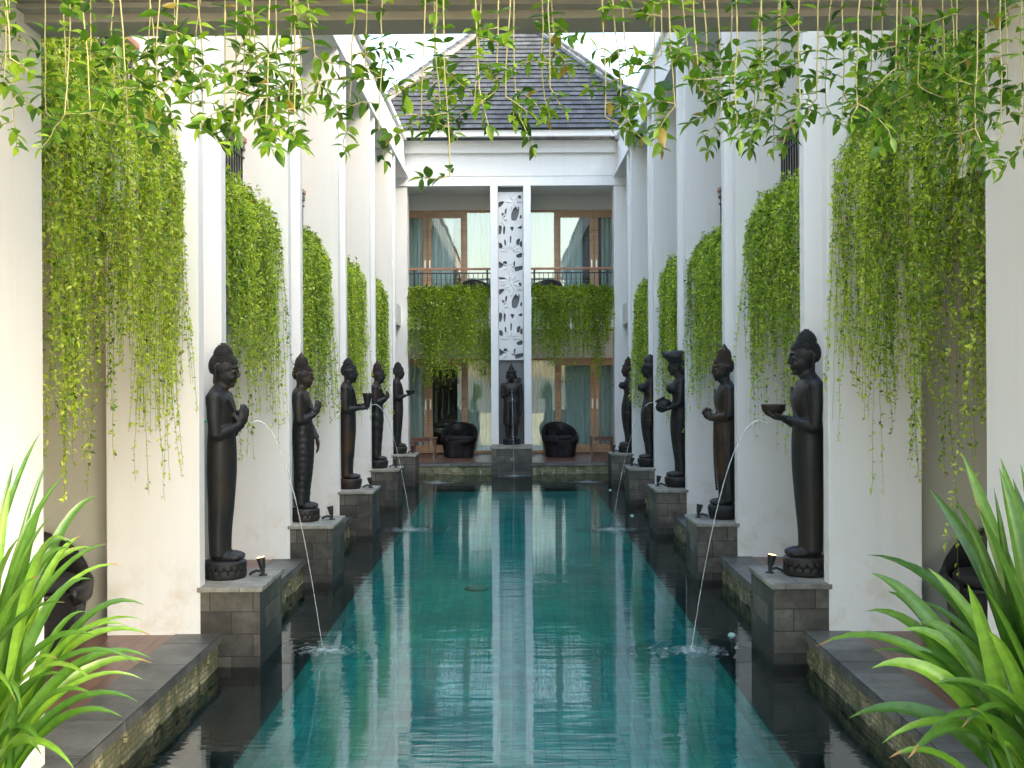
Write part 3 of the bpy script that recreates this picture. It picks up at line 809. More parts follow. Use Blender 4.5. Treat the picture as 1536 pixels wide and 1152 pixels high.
    # arms
    for sd, a in q['arms'].items():
        sh = Vector((-.015 + lean * .2, sd * (.165 if fem else .185), 1.295)); el = Vector(a['el']); wr = Vector(a['wr'])
        el.y *= sd; wr.y *= sd
        tube(bm, [sh, sh.lerp(el, .5) + Vector((-.004, sd * .008, 0)), el], [.052, .049, .040] if not fem else [.046, .042, .034], 14)
        ell(bm, sh, (.058, .055, .056) if not fem else .05)
        tube(bm, [el, el.lerp(wr, .35), wr], [.041, .040, .026] if not fem else [.035, .034, .023], 14)
        if q.get('bangles'):
            for f in (.5, .95):
                p = el.lerp(wr, f) if f > .9 else sh.lerp(el, f); lathe(bm, [(-.012, .05 if f < .9 else .034), (.012, .05 if f < .9 else .034)], p, 14)
        d = Vector(a['d']); d.y *= sd; u = Vector(a['up']); u.y *= sd
        hand(bm, wr, d, u, -sd, a.get('curl', .3), 1.05)
    if q.get('sash'):
        tube(bm, [(.125, 0, .98), (.135, .01, .75), (.12, 0, .5), (.105, 0, .28)], [.018, .022, .024, .03], 10, flat=.6)
    body = voxel(bm, vox); link('body', body, mat, root, local=True, smooth=True, uv=False)
    # hair
    hb = bmesh.new(); kind = q.get('hair', 'curls')
    if kind in ('curls', 'cone'):
        Rm = Matrix.Rotation(tilt, 3, 'Y')
        CC = []; C2 = []
        for lat in range(-5, 11):
            ph = R(2 + lat * 8.2); rr = math.cos(ph); n = max(1, int(rr * 36))
            for k in range(n):
                a = 2 * math.pi * (k + .5 * (lat % 2)) / n
                x, y, z = math.cos(a) * rr, math.sin(a) * rr, math.sin(ph)
                if x > -.42 and z < .30: continue
                if x > .2 and z < .40: continue
                CC.append(hp(-.012 + .101 * x, .086 * y, .020 + .099 * z))
        top = hp(-.03, 0, .100)
        if kind == 'curls': prof = [(-.02, .064), (.012, .064), (.034, .055), (.055, .040), (.072, .022), (.082, .005)]
        else: prof = [(-.02, .066), (.012, .069), (.018, .064), (.05, .060), (.085, .043), (.115, .022), (.14, .005)]
        lathe(hb, prof, top, 24)
        for lv in range(7):
            z = .002 + lv * .0125; r = float(np.interp(z, [p[0] for p in prof], [p[1] for p in prof])); n = int(r * 380)
            for k in range(n):
                a = 2 * math.pi * (k + .5 * (lv % 2)) / max(n, 1); C2.append(top + Vector((r * math.cos(a), r * math.sin(a), z)))
        balls(hb, CC, .0095); balls(hb, C2, .0085)
    if kind == 'crown':
        top = hp(-.015, 0, .05)
        lathe(hb, [(-.03, .094), (.0, .104), (.012, .098), (.02, .085), (.05, .078), (.055, .086), (.065, .07), (.10, .062), (.106, .068), (.115, .05), (.15, .042), (.155, .046), (.165, .03), (.20, .02), (.23, .004)], top, 24)
        for k in range(11):
            a = R(-100 + 20 * k); ell(hb, top + Vector((.098 * math.cos(a), .092 * math.sin(a), .03)), (.02, .02, .035), None, 8, 6)
        tube(hb, [hp(-.09, 0, .03), hp(-.115, 0, -.08), hp(-.105, .0, -.2)], [.045, .045, .02], 10)
        for sd in (-1, 1): ell(hb, hp(-.03, sd * .105, -.02), (.03, .02, .06), None, 10, 7)
    if kind == 'wrap':
        # winged turban with an upturned brim
        loft(hb, [(hz + .025, hx - .015, 0, .104, .092), (hz + .06, hx + .0, 0, .122, .106), (hz + .10, hx + .012, 0, .142, .118), (hz + .135, hx + .012, 0, .146, .112), (hz + .165, hx - .005, 0, .115, .085), (hz + .18, hx - .02, 0, .05, .04)], 20, 28)
        tube(hb, [(hx + .08, 0, hz + .10), (hx + .14, 0, hz + .135), (hx + .185, 0, hz + .170)], [.058, .036, .006], 10)
        ell(hb, (hx - .10, 0, hz - .01), (.045, .05, .055)); tube(hb, [(hx - .09, 0, hz - .03), (hx - .10, 0, hz - .16)], [.035, .02], 10)
    if kind == 'tall':
        loft(hb, [(hz + .02, hx - .02, 0, .103, .095), (hz + .06, hx - .015, 0, .108, .095), (hz + .075, hx - .015, 0, .092, .082), (hz + .15, hx - .02, 0, .085, .07), (hz + .20, hx - .03, 0, .05, .04), (hz + .225, hx - .03, 0, .012, .012)], 24, 24, lambda a, z: 1 + .03 * math.cos(12 * a))
        tube(hb, [(hx - .08, 0, hz + .02), (hx - .10, 0, hz - .1), (hx - .09, 0, hz - .22)], [.05, .045, .02], 10)
    obj('hair', hb, mat, root, local=True, smooth=True)
    # plinth
    pb = bmesh.new(); bt = q.get('base', 'lotus'); br = q.get('base_r', .155)
    if bt == 'lotus':
        lathe(pb, [(0, br * .93), (.012, br * 1.0), (.03, br), (.045, br * .9), (.06, br * .93), (bz - .02, br * 1.02), (bz - .006, br * .97), (bz, br * .88)], (.015, 0, 0), 40, 1.0, 1.05)
        for row in (0, 1):
            for k in range(16):
                a = 2 * math.pi * (k + .5 * row) / 16
                ell(pb, (.015 + br * .97 * math.cos(a), br * 1.02 * math.sin(a), .085 - row * .045), (.007, .030, .027), (0, 0, a), 10, 7)
    else:
        lathe(pb, [(0, br * .86), (.02, br * .95), (bz * .6, br * 1.03), (bz - .02, br * 1.04), (bz - .006, br * 1.0), (bz, br * .93)], (.015, 0, 0), 40, 1.0, 1.05)
    obj('plinth', pb, 'stone', root, local=True, smooth=True)
    # held attribute
    h = q.get('held')
    if h:
        kb = bmesh.new(); c = Vector(h[1])
        if h[0] == 'bowl': lathe(kb, [(0, .035), (.012, .055), (.045, .078), (.07, .082), (.078, .086), (.084, .084), (.080, .070), (.05, .062), (.03, .03)], c, 24)
        if h[0] == 'vase': lathe(kb, [(-.06, .02), (-.04, .034), (.0, .040), (.05, .05), (.10, .058), (.13, .066), (.135, .05), (.10, .04)], c, 18)
        if h[0] == 'jar':
            lathe(kb, [(0, .05), (.02, .08), (.06, .105), (.10, .10), (.13, .07), (.145, .055), (.16, .07), (.17, .072), (.165, .05), (.12, .04)], (0, 0, 0), 24)
            bmesh.ops.transform(kb, matrix=Matrix.Translation(c) @ Matrix.Rotation(R(28), 4, 'Y'), verts=kb.verts)
        if h[0] == 'beads':
            for k in range(28): ell(kb, c + Vector((-.0008 * k + .02 * math.sin(k * .11), .03 * math.sin(k * .11), -.026 * k)), .014, None, 8, 6)
        if h[0] == 'quiver': tube(kb, [c, c + Vector((-.02, .05, .22))], [.04, .05], 12)
        obj({'bowl': 'bowl', 'vase': 'vase', 'jar': 'water_jar', 'beads': 'bead_string', 'quiver': 'quiver'}[h[0]], kb, mat, root, local=True, smooth=True)
    sc = q.get('h', 1.69) / q.get('own', 1.69); root.scale = (sc, sc, sc)
    return root
PRAY = dict(el=(.0, .20, 1.03), wr=(.135, .045, 1.10), d=(.35, -.15, 1), up=(.5, .8, -.1), curl=.35)
BOWL = dict(el=(.0, .20, 1.02), wr=(.15, .085, 1.075), d=(1, -.35, .15), up=(0, .15, -1), curl=.4)
DOWN = dict(el=(-.01, .215, 1.0), wr=(.02, .20, .76), d=(.1, 0, -1), up=(0, 1, 0), curl=.3)
HOLD = dict(el=(.0, .20, 1.02), wr=(.16, .06, 1.04), d=(1, -.5, .2), up=(0, 1, .3), curl=1.0)
LOW = dict(el=(.0, .205, 1.03), wr=(.155, .05, 1.0), d=(.5, -.35, .7), up=(.6, .7, .2), curl=.7)
FRONTDN = dict(el=(.03, .20, 1.0), wr=(.135, .10, .85), d=(.15, -.15, -1), up=(1, .4, 0), curl=.3)
FD = dict(el=(-.01, .20, 1.0), wr=(.0, .185, .76), d=(.05, 0, -1), up=(0, 1, 0), curl=.25)
FJ = dict(el=(.02, .205, 1.03), wr=(.14, .13, .97), d=(1, -.35, .0), up=(0, 1, -.4), curl=.5)
RF = dict(el=(-.02, .20, 1.04), wr=(.13, .05, 1.13), d=(.6, -.6, .4), up=(.8, .4, 0), curl=.9)
ST = {
 (-1, 0): ('curly haired stone Buddha with both hands at its chest, nearest statue on the left', dict(hair='curls', arms={-1: PRAY, 1: PRAY}, drape='plain', base='lotus', h=1.70, nod=.2), 'stone'),
 (-1, 1): ('stone statue in ridged wrapped robe, one hand raised, second on the left', dict(hair='cone', arms={-1: PRAY, 1: FRONTDN}, drape='bands', base='lotus', h=1.69, own=1.74, w=1.08, lean=.012), 'stone_brown'),
 (-1, 2): ('smooth robed stone Buddha holding a flared vase, middle statue on the left', dict(hair='curls', arms={-1: HOLD, 1: BOWL}, drape='plain', base='drum', h=1.68, held=('vase', (.25, 0, 1.10))), 'stone_brown'),
 (-1, 3): ('stone statue with hands clasped over diagonal robe folds, fourth from the front on the left', dict(hair='cone', arms={-1: RF, 1: PRAY}, drape='diag', base='drum', h=1.68, own=1.74), 'stone'),
 (-1, 4): ('slender stone Buddha offering a bowl, farthest statue on the left', dict(hair='curls', arms={-1: BOWL, 1: BOWL}, drape='plain', base='drum', h=1.69, held=('bowl', (.235, 0, 1.085)), nod=.15), 'stone'),
 (1, 0): ('stone Buddha holding an alms bowl on both palms, nearest statue on the right', dict(hair='curls', arms={-1: BOWL, 1: BOWL}, drape='plain', base='lotus', h=1.78, held=('bowl', (.235, 0, 1.09)), w=1.05), 'stone'),
 (1, 1): ('stone figure with pointed hair and bead string down its robe, second on the right', dict(hair='cone', arms={-1: LOW, 1: LOW}, drape='folds', base='drum', h=1.75, own=1.74, held=('beads', (.108, .02, 1.0)), w=1.08, base_h=.14), 'stone_brown'),
 (1, 2): ('stone woman in an upturned turban carrying a water jar, middle statue on the right', dict(hair='wrap', female=True, arms={-1: FJ, 1: FJ}, drape='folds', base='drum', h=1.75, own=1.68, held=('jar', (.15, 0, .94)), bangles=True), 'stone'),
 (1, 3): ('stone goddess with tall hair and curved waist, fourth statue on the right', dict(hair='tall', female=True, arms={-1: FD, 1: FD}, drape='bands', base='drum', h=1.76, own=1.73, lean=.022, bangles=True), 'stone_brown'),
 (1, 4): ('slim stone woman spouting water from her chest, farthest statue on the right', dict(hair='cone', female=True, arms={-1: FD, 1: FD}, drape='folds', base='lotus', h=1.77, own=1.74, lean=.018), 'stone_brown'),
}
for (s, i), (lab, spec, mat) in ST.items():
    statue('stone_statue', lab, spec, (s * (2.105 if s < 0 else 2.15), YC[i] + .42, .3285), 0 if s < 0 else math.pi, .006 if i == 0 else (.007 if i < 3 else .009), mat)
statue('stone_statue', 'crowned stone warrior with bare legs standing in the far middle niche', dict(hair='crown', legs=True, arms={-1: RF, 1: DOWN}, drape='belt', base='lotus', h=1.70, own=1.80, held=('quiver', (-.10, .12, 1.22)), bangles=True, sash=False, base_r=.19),
       (0, 25.93, .3285), R(-90), .008, 'stone')
hb = bmesh.new(); tube(hb, [(-2.17, YC[0] + .16, 1.47), (-2.15, YC[0] + .22, 1.475), (-2.10, YC[0] + .36, 1.48)], .009, 8)
tag(obj('hose', hb, 'hose', smooth=True), 'thin green hose running behind the nearest statue on the left', 'hose')

# ------------------------------------------------------------------ water jets
def jet(p0, p1, rise, label):
    p0, p1 = Vector(p0), Vector(p1); pts = []
    n = 26; g = 9.8; vz = math.sqrt(2 * g * rise); T = (vz + math.sqrt(vz * vz + 2 * g * (p0.z - p1.z))) / g
    for i in range(n + 1):
        t = T * i / n; f = i / n
        pts.append(Vector((p0.x + (p1.x - p0.x) * f, p0.y + (p1.y - p0.y) * f, p0.z + vz * t - g * t * t / 2)))
    rr = random.Random(int(p0.y * 10) + int(p0.x > 0))
    root = thing('water_jet', label, 'fountain jet', (p1.x, p1.y, WL), group='water jets from the statues')
    bm = bmesh.new(); tube(bm, pts, [(.0046 - .0018 * i / n) * rr.uniform(.85, 1.15) for i in range(n + 1)], 8)
    obj('stream', bm, 'jet', root, smooth=True)
    bm = bmesh.new()
    for k in range(70):
        a = rr.random() * 6.28; d = abs(rr.gauss(0, .07)); ell(bm, (p1.x + d * math.cos(a) * 1.2, p1.y + d * math.sin(a), WL + abs(rr.gauss(0, .025)) * max(.2, 1 - d * 5)), rr.uniform(.002, .006), None, 6, 4)
    for k in range(160):
        a = rr.random() * 6.28; d = abs(rr.gauss(0, .13)); r0 = rr.uniform(.004, .012)
        ell(bm, (p1.x + d * math.cos(a) * 1.5, p1.y + d * math.sin(a), WL + .002), (r0 * 2.2, r0, .003), None, 6, 4)
    obj('splash', bm, 'foam', root, smooth=True)['kind'] = 'stuff'
    V = []; Fq = []; nr, na = 44, 56
    for i in range(nr + 1):
        r = .02 + .46 * i / nr
        for k in range(na):
            a = 2 * math.pi * k / na; q = r * (1 + .05 * math.sin(3 * a + p1.y) + .03 * math.sin(7 * a))
            V.append((p1.x + q * math.cos(a), p1.y + q * math.sin(a), WL + .002 + .0026 * (1 - i / nr) ** 1.6 * (1 + math.sin(r * 62 + 1.1 * math.sin(3 * a + p1.y) + .7 * math.sin(8 * a)) * (.55 + .45 * math.sin(2 * a + p1.y * 3)))))
    for i in range(nr):
        for k in range(na): Fq.append((i * na + k, (i + 1) * na + k, (i + 1) * na + (k + 1) % na, i * na + (k + 1) % na))
    link('ripple', pydata('ripple', V, Fq), 'ripple', root, smooth=True, uv=False)
jet((-1.895, YC[0] + .42, 1.45), (-1.40, YC[0] + .55, WL), .015, 'thin water jet arcing from the nearest left statue hands')
jet((-1.80, YC[2] + .42, 1.40), (-1.31, YC[2] + .6, WL), .01, 'thin water jet falling from the vase of the middle left statue')
jet((-1.82, YC[4] + .42, 1.40), (-1.40, YC[4] + .6, WL), .01, 'thin water jet from the bowl of the farthest left statue')
jet((1.86, YC[0] + .42, 1.43), (1.30, YC[0] + .45, WL), .02, 'thin water jet arcing from below the bowl of the nearest right statue')
jet((1.86, YC[2] + .42, 1.40), (1.29, YC[2] + .5, WL), .015, 'thin water jet pouring from the jar of the turbaned statue')
jet((1.92, YC[4] + .42, 1.56), (1.40, YC[4] + .6, WL), .015, 'thin water jet from the chest of the farthest right statue')
jet((0.0, 25.74, 1.45), (0.04, 24.72, WL), .01, 'thin water jet dropping in front of the middle pedestal from the warrior')

# ------------------------------------------------------------------ pedestal spotlights
def spotlight(lit):
    t = thing('spotlight', 'x', 'spotlight', group='small black spotlights on the pedestals')
    bm = bmesh.new(); lathe(bm, [(0, .032), (.008, .032), (.012, .022)], (0, 0, 0), 18); obj('foot', bm, 'metal', t, local=True, smooth=False)
    bm = bmesh.new(); tube(bm, [(-.10, .0, .008), (-.085, 0, .022), (-.05, 0, .036), (-.015, 0, .03), (0, 0, .012)], [.009, .01, .011, .011, .012], 8); obj('cable', bm, 'metal', t, local=True, smooth=True)
    bm = bmesh.new(); tube(bm, [(0, 0, .01), (.004, 0, .045)], .009, 8); tube(bm, [(-.002, -.028, .05), (-.002, .028, .05)], .008, 8); obj('bracket', bm, 'metal', t, local=True, smooth=True)
    mt = Matrix.Translation((-.004, 0, .045)) @ Matrix.Rotation(R(-10), 4, 'Y')
    bm = bmesh.new(); lathe(bm, [(0, .014), (.01, .021), (.05, .027), (.086, .033), (.090, .033), (.088, .029), (.080, .028)], (0, 0, 0), 20)
    bmesh.ops.transform(bm, matrix=mt, verts=bm.verts); h = obj('lamp_head', bm, 'metal', t, local=True, smooth=True)
    bm = bmesh.new(); lathe(bm, [(.0805, .0275), (.0915, .0280)], (0, 0, 0), 20); bmesh.ops.transform(bm, matrix=mt, verts=bm.verts)
    obj('lens', bm, 'lens_lit' if lit else 'lens', t, local=True)
    return t
lit0, dark0 = spotlight(True), spotlight(False)
first = {True: True, False: True}
for s in (-1, 1):
    for i, yi in enumerate(YC):
        lit = i == 0; src = lit0 if lit else dark0
        loc = (s * (1.825 if s < 0 else 1.885), yi + .50, .3285)
        lab = (f'amber lit black spotlight beside the nearest {SIDE[s]} statue' if lit else f'unlit black spotlight on the {ORD[i]} pedestal from the front on the {SIDE[s]}')
        rz = 0 if s < 0 else math.pi
        if first[lit]:
            src.location = loc; src.rotation_euler = (0, 0, rz); src['label'] = lab; first[lit] = False
        else: copy_tree(src, loc, rz, lab)

# ------------------------------------------------------------------ furniture
def tub_chair():
    t = thing('tub_chair', 'x', 'chair', group='dark rattan tub chairs')
    bm = bmesh.new(); lathe(bm, [(.0, .30), (.02, .315), (.36, .365), (.375, .36)], (0, 0, 0), 40); obj('base', bm, 'wicker', t, local=True, smooth=False)
    # wrap-around back and arms, open to -Y
    bm = bmesh.new(); n = 64; a0, a1 = R(-65), R(245); prev = None
    def H(a):
        f = max(0, math.sin(a)); return .47 + .27 * (f ** .8) if f > 0 else .47 - .07 * min(1, -math.sin(a) * 1.1)
    for i in range(n + 1):
        a = a0 + (a1 - a0) * i / n; h = H(a); ca, sa = math.cos(a), math.sin(a); ring = []
        ro, ri = .40 + .02 * max(0, sa), .325
        for r, z in ((.362, .345), (ro - .01, h * .72), (ro, h - .03), (ro - .02, h), (ri + .02, h + .004), (ri, h - .03), (ri - .005, .345)): ring.append(bm.verts.new((r * ca, r * sa, z)))
        if prev:
            for k in range(7): bm.faces.new((prev[k], prev[(k + 1) % 7], ring[(k + 1) % 7], ring[k]))
        else: bm.faces.new(ring)
        prev = ring
    bm.faces.new(prev[::-1]); obj('back_shell', bm, 'wicker', t, local=True, smooth=True)
    bm = bmesh.new(); lathe(bm, [(.376, .28), (.385, .305), (.43, .312), (.45, .29), (.455, .24)], (0, 0, 0), 36); obj('seat_cushion', bm, 'cushion', t, local=True, smooth=True)
    return t
CH = [((-1.14, 26.95, 0), R(-12), 'black rattan tub chair on the deck left of the middle pedestal'),
      ((1.05, 26.95, 0), R(14), 'black rattan tub chair on the deck right of the middle pedestal'),
      ((-3.22, 8.36, 0), R(38), 'dark rattan tub chair behind the strap leaves beside the nearest left column'),
      ((3.27, 8.36, 0), R(-38), 'dark rattan tub chair behind the strap leaves beside the nearest right column'),
      ((-.70, 27.2, 3.12), R(20), 'dark tub chair behind the left balcony railing upstairs'),
      ((.72, 27.2, 3.12), R(-20), 'dark tub chair behind the right balcony railing upstairs')]
ch0 = tub_chair()
for k, (loc, rz, lab) in enumerate(CH):
    if k == 0: ch0.location = loc; ch0.rotation_euler = (0, 0, rz); ch0['label'] = lab
    else: copy_tree(ch0, loc, rz, lab)
def side_table():
    t = thing('side_table', 'x', 'table', group='small wooden side tables')
    bm = bmesh.new()
    for k in range(5): bx(bm, -.26 + k * .105, -.26 + k * .105 + .1, -.2, .2, .41, .435, .003)
    obj('tabletop', bm, 'darkwood', t, local=True)
    bm = bmesh.new()
    for yy in (-.18, .16): bx(bm, -.22, .22, yy, yy + .02, .36, .408)
    for xx in (-.225, .205): bx(bm, xx, xx + .02, -.181, .181, .362, .406)
    obj('apron', bm, 'darkwood', t, local=True)
    for x in (-.24, .20):
        for y in (-.185, .145):
            bm = bmesh.new(); bx(bm, x, x + .04, y, y + .04, 0, .407, .003); obj('leg', bm, 'darkwood', t, local=True)
    return t
tb = side_table()
for k, (loc, lab) in enumerate([((-1.86, 26.75, 0), 'small red brown side table by the far left corner of the pool'), ((1.93, 26.75, 0), 'small red brown side table by the far right corner of the pool'),
                                ((-1.25, 27.3, 3.12), 'low dark side table on the upper left balcony')]):
    if k == 0: tb.location = loc; tb['label'] = lab
    else: copy_tree(tb, loc, 0, lab)
# pale unlit balls standing for the underwater lights, and the floor lamp in the pool
for k, (x, y, r) in enumerate(((1.69, 9.64, .034), (1.70, 17.7, .034), (1.70, 21.6, .034))):
    t = thing('pool_light', f'pale round pool light in the water near the {["nearest", "third", "fourth"][k]} right pedestal', 'float', (x, y, WL - .02), group='pale pool lights along the right ledge')
    bm = bmesh.new(); ell(bm, (0, 0, .012), (r, r, r * .9), None, 20, 12); obj('shell', bm, 'float', t, local=True, smooth=True)
    bm = bmesh.new(); tube(bm, [(0, 0, -.02), (0, 0, -.145)], .006, 8); obj('stalk', bm, 'float', t, local=True)
t = thing('pool_lamp', 'round pale lamp disc on the pool floor near the middle', 'lamp', (-.39, 13.6, -.55))
bm = bmesh.new(); lathe(bm, [(0, .13), (.02, .13), (.03, .11)], (0, 0, .001), 24); obj('rim', bm, 'float', t, local=True)
bm = bmesh.new(); lathe(bm, [(.0305, .10), (.04, .09)], (0, 0, .001), 24); obj('lens', bm, 'float', t, local=True)

# ------------------------------------------------------------------ hanging vine curtains
def curtain(label, seed, A, B, out, z_top, lip, zmid, zlow, nclump, per, leafL, step, mound=.35, back=.30, peak_in=.0, thin=.5, dense=.55, tadd=.11):
    """strands rooted along A->B, spilling over the lip towards `out`, hanging to zmid..zlow"""
    rg = np.random.default_rng(seed); A = np.array(A, float); B = np.array(B, float); out = np.array(out, float)
    Ldir = unit(B - A); Llen = np.linalg.norm(B - A)
    root = thing('hanging_vine', label, 'vine', tuple((A + B) / 2), group='trailing vines hanging from the balcony planters')
    lines = []; P = []; D = []; U = []; LL = []; TT = []
    def strand(s0, spread, zend, xo, tone0, gap=1.0):
        rise = z_top + abs(rg.normal(0, 1)) * mound * .45
        p = [A + Ldir * s0 - out * back * rg.uniform(.3, 1) + np.array([0, 0, 0])]
        p[0][2] = lip - .02
        top = A + Ldir * (s0 + rg.normal(0, .05)) - out * (back * rg.uniform(.0, .9) + peak_in); top[2] = rise
        over = A + Ldir * (s0 + rg.normal(0, .04)) + out * xo; over[2] = lip - rg.uniform(-.02, .22)
        p += [top, over]
        z = over[2]; cur = over.copy(); sway = rg.normal(0, .006); swo = rg.normal(0, .004); tgt = spread
        while z > zend:
            z -= .10; cur = cur + Ldir * (sway + (tgt - (cur - A) @ Ldir) * .05 + rg.normal(0, .005)) + out * (swo + rg.normal(0, .004)); cur[2] = z; p.append(cur.copy())
        p = np.array(p); p[:, 0] = np.clip(p[:, 0], -9, 9); lines.append(p)
        seg = np.linalg.norm(np.diff(p, axis=0), axis=1); tot = seg.sum(); cs = np.r_[0, np.cumsum(seg)]
        n = int(tot / (step * gap)); t = np.sort(rg.uniform(.03, tot, n)); k = np.clip(np.searchsorted(cs, t) - 1, 0, len(seg) - 1)
        f = ((t - cs[k]) / seg[k])[:, None]; pos = p[k] * (1 - f) + p[k + 1] * f; tang = unit(p[k + 1] - p[k])
        rad = unit(rg.normal(0, 1, (n, 3))); d = unit(rad * .95 + tang * .35 + np.array([0, 0, .10]))
        P.append(pos); D.append(d); U.append(unit(rg.normal(0, .5, (n, 3)) + np.array([0, 0, 1.0]) + out * .3))
        end = t / tot
        LL.append(leafL * rg.uniform(.5, 1.35, n) * (1 - .35 * end)); TT.append(np.clip(tone0 + tadd + rg.normal(0, .26, n) + .22 * np.clip(end - .7, 0, 1) * 2, 0, .94)); TT[-1][rg.random(n) < .018] = 1.0
    for j in range(int(nclump * per * dense)):
        u = rg.random(); strand(rg.uniform(0, Llen), rg.uniform(0, Llen), lip - .15 - (lip - zmid - .1) * u ** 1.3, rg.uniform(-.06, .10), rg.uniform(.2, .6))
    for c in range(nclump):
        s0 = Llen * (c + rg.uniform(.1, .9)) / nclump; ze = zmid + rg.normal(0, .30); tone0 = rg.uniform(.22, .75); xo = rg.uniform(-.04, .11)
        deep = rg.random() < .45; kk = int(per * rg.uniform(.5, 1.2))
        for j in range(kk):
            u = rg.random(); zend = ze + (zlow - ze) * (u ** 4) * (1.0 if deep else .3) + abs(rg.normal(0, .30)) * (rg.random() < .6)
            strand(s0 + rg.normal(0, .055), s0 + rg.normal(0, .022), min(zend, lip - .25), xo + rg.normal(0, .022), tone0 + rg.normal(0, .06))
    for j in range(int(nclump * thin)):
        s0 = rg.uniform(0, Llen); strand(s0, s0, zlow + rg.uniform(-.15, .5), rg.uniform(.0, .12), .55, 1.8)
    P = np.concatenate(P); D = np.concatenate(D); U = np.concatenate(U); LL = np.concatenate(LL); TT = np.concatenate(TT)
    # keep inside the bay
    s = (P - A) @ Ldir; keep = (s > -.01) & (s < Llen + .01)
    leaves('foliage', P[keep], D[keep], U[keep], LL[keep], LL[keep] * .52, TT[keep], SMALL, 'vine', root)
    strings('stems', lines, .0022, 'greenstem', root)
WH = ['between the front pier and the nearest column', 'between the first and second columns', 'between the second and third columns', 'between the third and fourth columns', 'between the fourth and fifth columns']
edges = [5.78] + [y + CD for y in YC]
for s in (-1, 1):
    for b in range(5):
        y0, y1 = edges[b] + .03, YC[b] - .02
        far = 1 + .25 * b
        zm, zl = ((1.95, 1.15), (1.95, 1.10), (1.75, 1.1), (1.7, 1.2), (1.7, 1.3))[b] if s < 0 else ((1.85, .90), (1.95, 1.0), (1.85, 1.25), (1.8, 1.3), (1.7, 1.3))[b]
        curtain(f'green vine curtain on the {SIDE[s]} {WH[b]}', 10 * b + (s > 0) + 100,
                (s * (XIN[s] + .13), y0, 3.25), (s * (XIN[s] + .13), y1, 3.25), (-s, 0, 0), 3.42 if b == 0 else 3.34, 3.24, zm, zl,
                (14, 13, 12, 11, 10)[b], (15, 14, 13, 12, 11)[b], .042 * (1 + .10 * b), .0145 * (1 + .15 * b), (.42, .20, .18, .18, .18)[b], .28)
for s in (-1, 1):
    x0, x1 = (-2.14, -.45) if s < 0 else (.45, 2.14)
    curtain(f'dark green vine curtain over the {SIDE[s]} balcony planter of the far building', 300 + s, (x0, YF + .06, 3.42), (x1, YF + .06, 3.42), (0, -1, 0), 3.52, 3.42, 2.0 if s < 0 else 2.35, 1.62 if s < 0 else 1.75,
            15 if s < 0 else 13, 20, .060, .020, .16, .16, thin=1.2, dense=.9, tadd=.06)

# ------------------------------------------------------------------ foreground creepers under the canopy
def UVW(u, v, y): return np.array([(u - 767) / F * y, y, EYE + (560 - v) / F * y])
def creeper(label, seed, u0, u1, vb, n, extra=None, dens=1.0):
    rg = np.random.default_rng(seed); lines = []; tw = []; P = []; D = []; U = []; LL = []; TT = []
    yc = 3.9
    root = thing('creeper', label, 'vine', tuple(UVW((u0 + u1) / 2, -100, yc)), group='leafy creepers hanging from the front canopy')
    def put(pos, d, L, tone):
        P.append(pos); D.append(d); U.append(unit(rg.normal(0, .35, 3) + np.array([0, -.25, 1.0]))); LL.append(L); TT.append(1.0 if rg.random() < .015 else np.clip(tone, 0, .94))
    def twig(p, d, L, tone0):
        q = [p]; k = int(L / .03) + 2; d = unit(d)
        for i in range(k):
            d = unit(d + rg.normal(0, .16, 3) + np.array([0, 0, -.04])); q.append(q[-1] + d * L / k)
        q = np.array(q); tw.append(q); sd = unit(np.cross(d, np.array([0, 0, 1.0])))
        for i in range(1, len(q)):
            for sg in (-1, 1):
                if rg.random() < .86:
                    dd = unit(sg * unit(np.cross(unit(q[i] - q[i - 1]), unit(rg.normal(0, .4, 3) + np.array([0, .5, .8])))) + .45 * d + rg.normal(0, .25, 3) + np.array([0, 0, .05]))
                    put(q[i], dd, rg.uniform(.032, .060), tone0 + rg.normal(0, .2))
        put(q[-1], d, rg.uniform(.03, .05), tone0 + .3)
    for j in range(n):
        y = rg.uniform(3.62, 4.25); ub = u0 + (u1 - u0) * (j + rg.uniform(.1, .9)) / n; vend = vb - abs(rg.normal(0, 45)) if j else vb - 5
        if extra and j == n - 1: ub, vend = extra
        ut = ub + rg.normal(0, 22)
        top = UVW(ut, -260, y); top[2] = 3.72; end = UVW(ub, vend, y)
        m = 14; f = np.linspace(0, 1, m)[:, None]; ln = top * (1 - f) + end * f + np.c_[np.cumsum(rg.normal(0, .0035, m)), np.cumsum(rg.normal(0, .003, m)), np.zeros(m)]
        lines.append(ln); tone0 = rg.uniform(.3, .6)
        tot = np.linalg.norm(end - top)
        # whorls of leaves and short side twigs down the stem
        s = .48
        while s < 1.0:
            idx = s * (m - 1); i = int(idx); pos = ln[i] * (1 - idx + i) + ln[min(i + 1, m - 1)] * (idx - i)
            if rg.random() < .50 * dens:
                a = rg.uniform(0, 6.28)
                for k in range(2):
                    put(pos, np.array([math.cos(a + k * 3.14), math.sin(a + k * 3.14) * .7, rg.uniform(-.2, .5)]), rg.uniform(.040, .066), tone0 + rg.normal(0, .2))
            if rg.random() < (.06 + .30 * (s > .80)) * dens:
                a = rg.uniform(0, 6.28); twig(pos, np.array([math.cos(a), math.sin(a) * .5, rg.uniform(-.5, .35)]), rg.uniform(.05, .17), tone0)
            s += .030 / tot * 1.4
        twig(ln[-1], np.array([rg.normal(0, .8), rg.normal(0, .3), -.5]), rg.uniform(.06, .14), tone0)
    leaves('foliage', P, D, U, LL, np.array(LL) * rg.uniform(.40, .56, len(LL)), TT, BIG, 'creeper', root)
    strings('stems', lines + tw, [.0036] * len(lines) + [.0022] * len(tw), 'stem', root, 5)
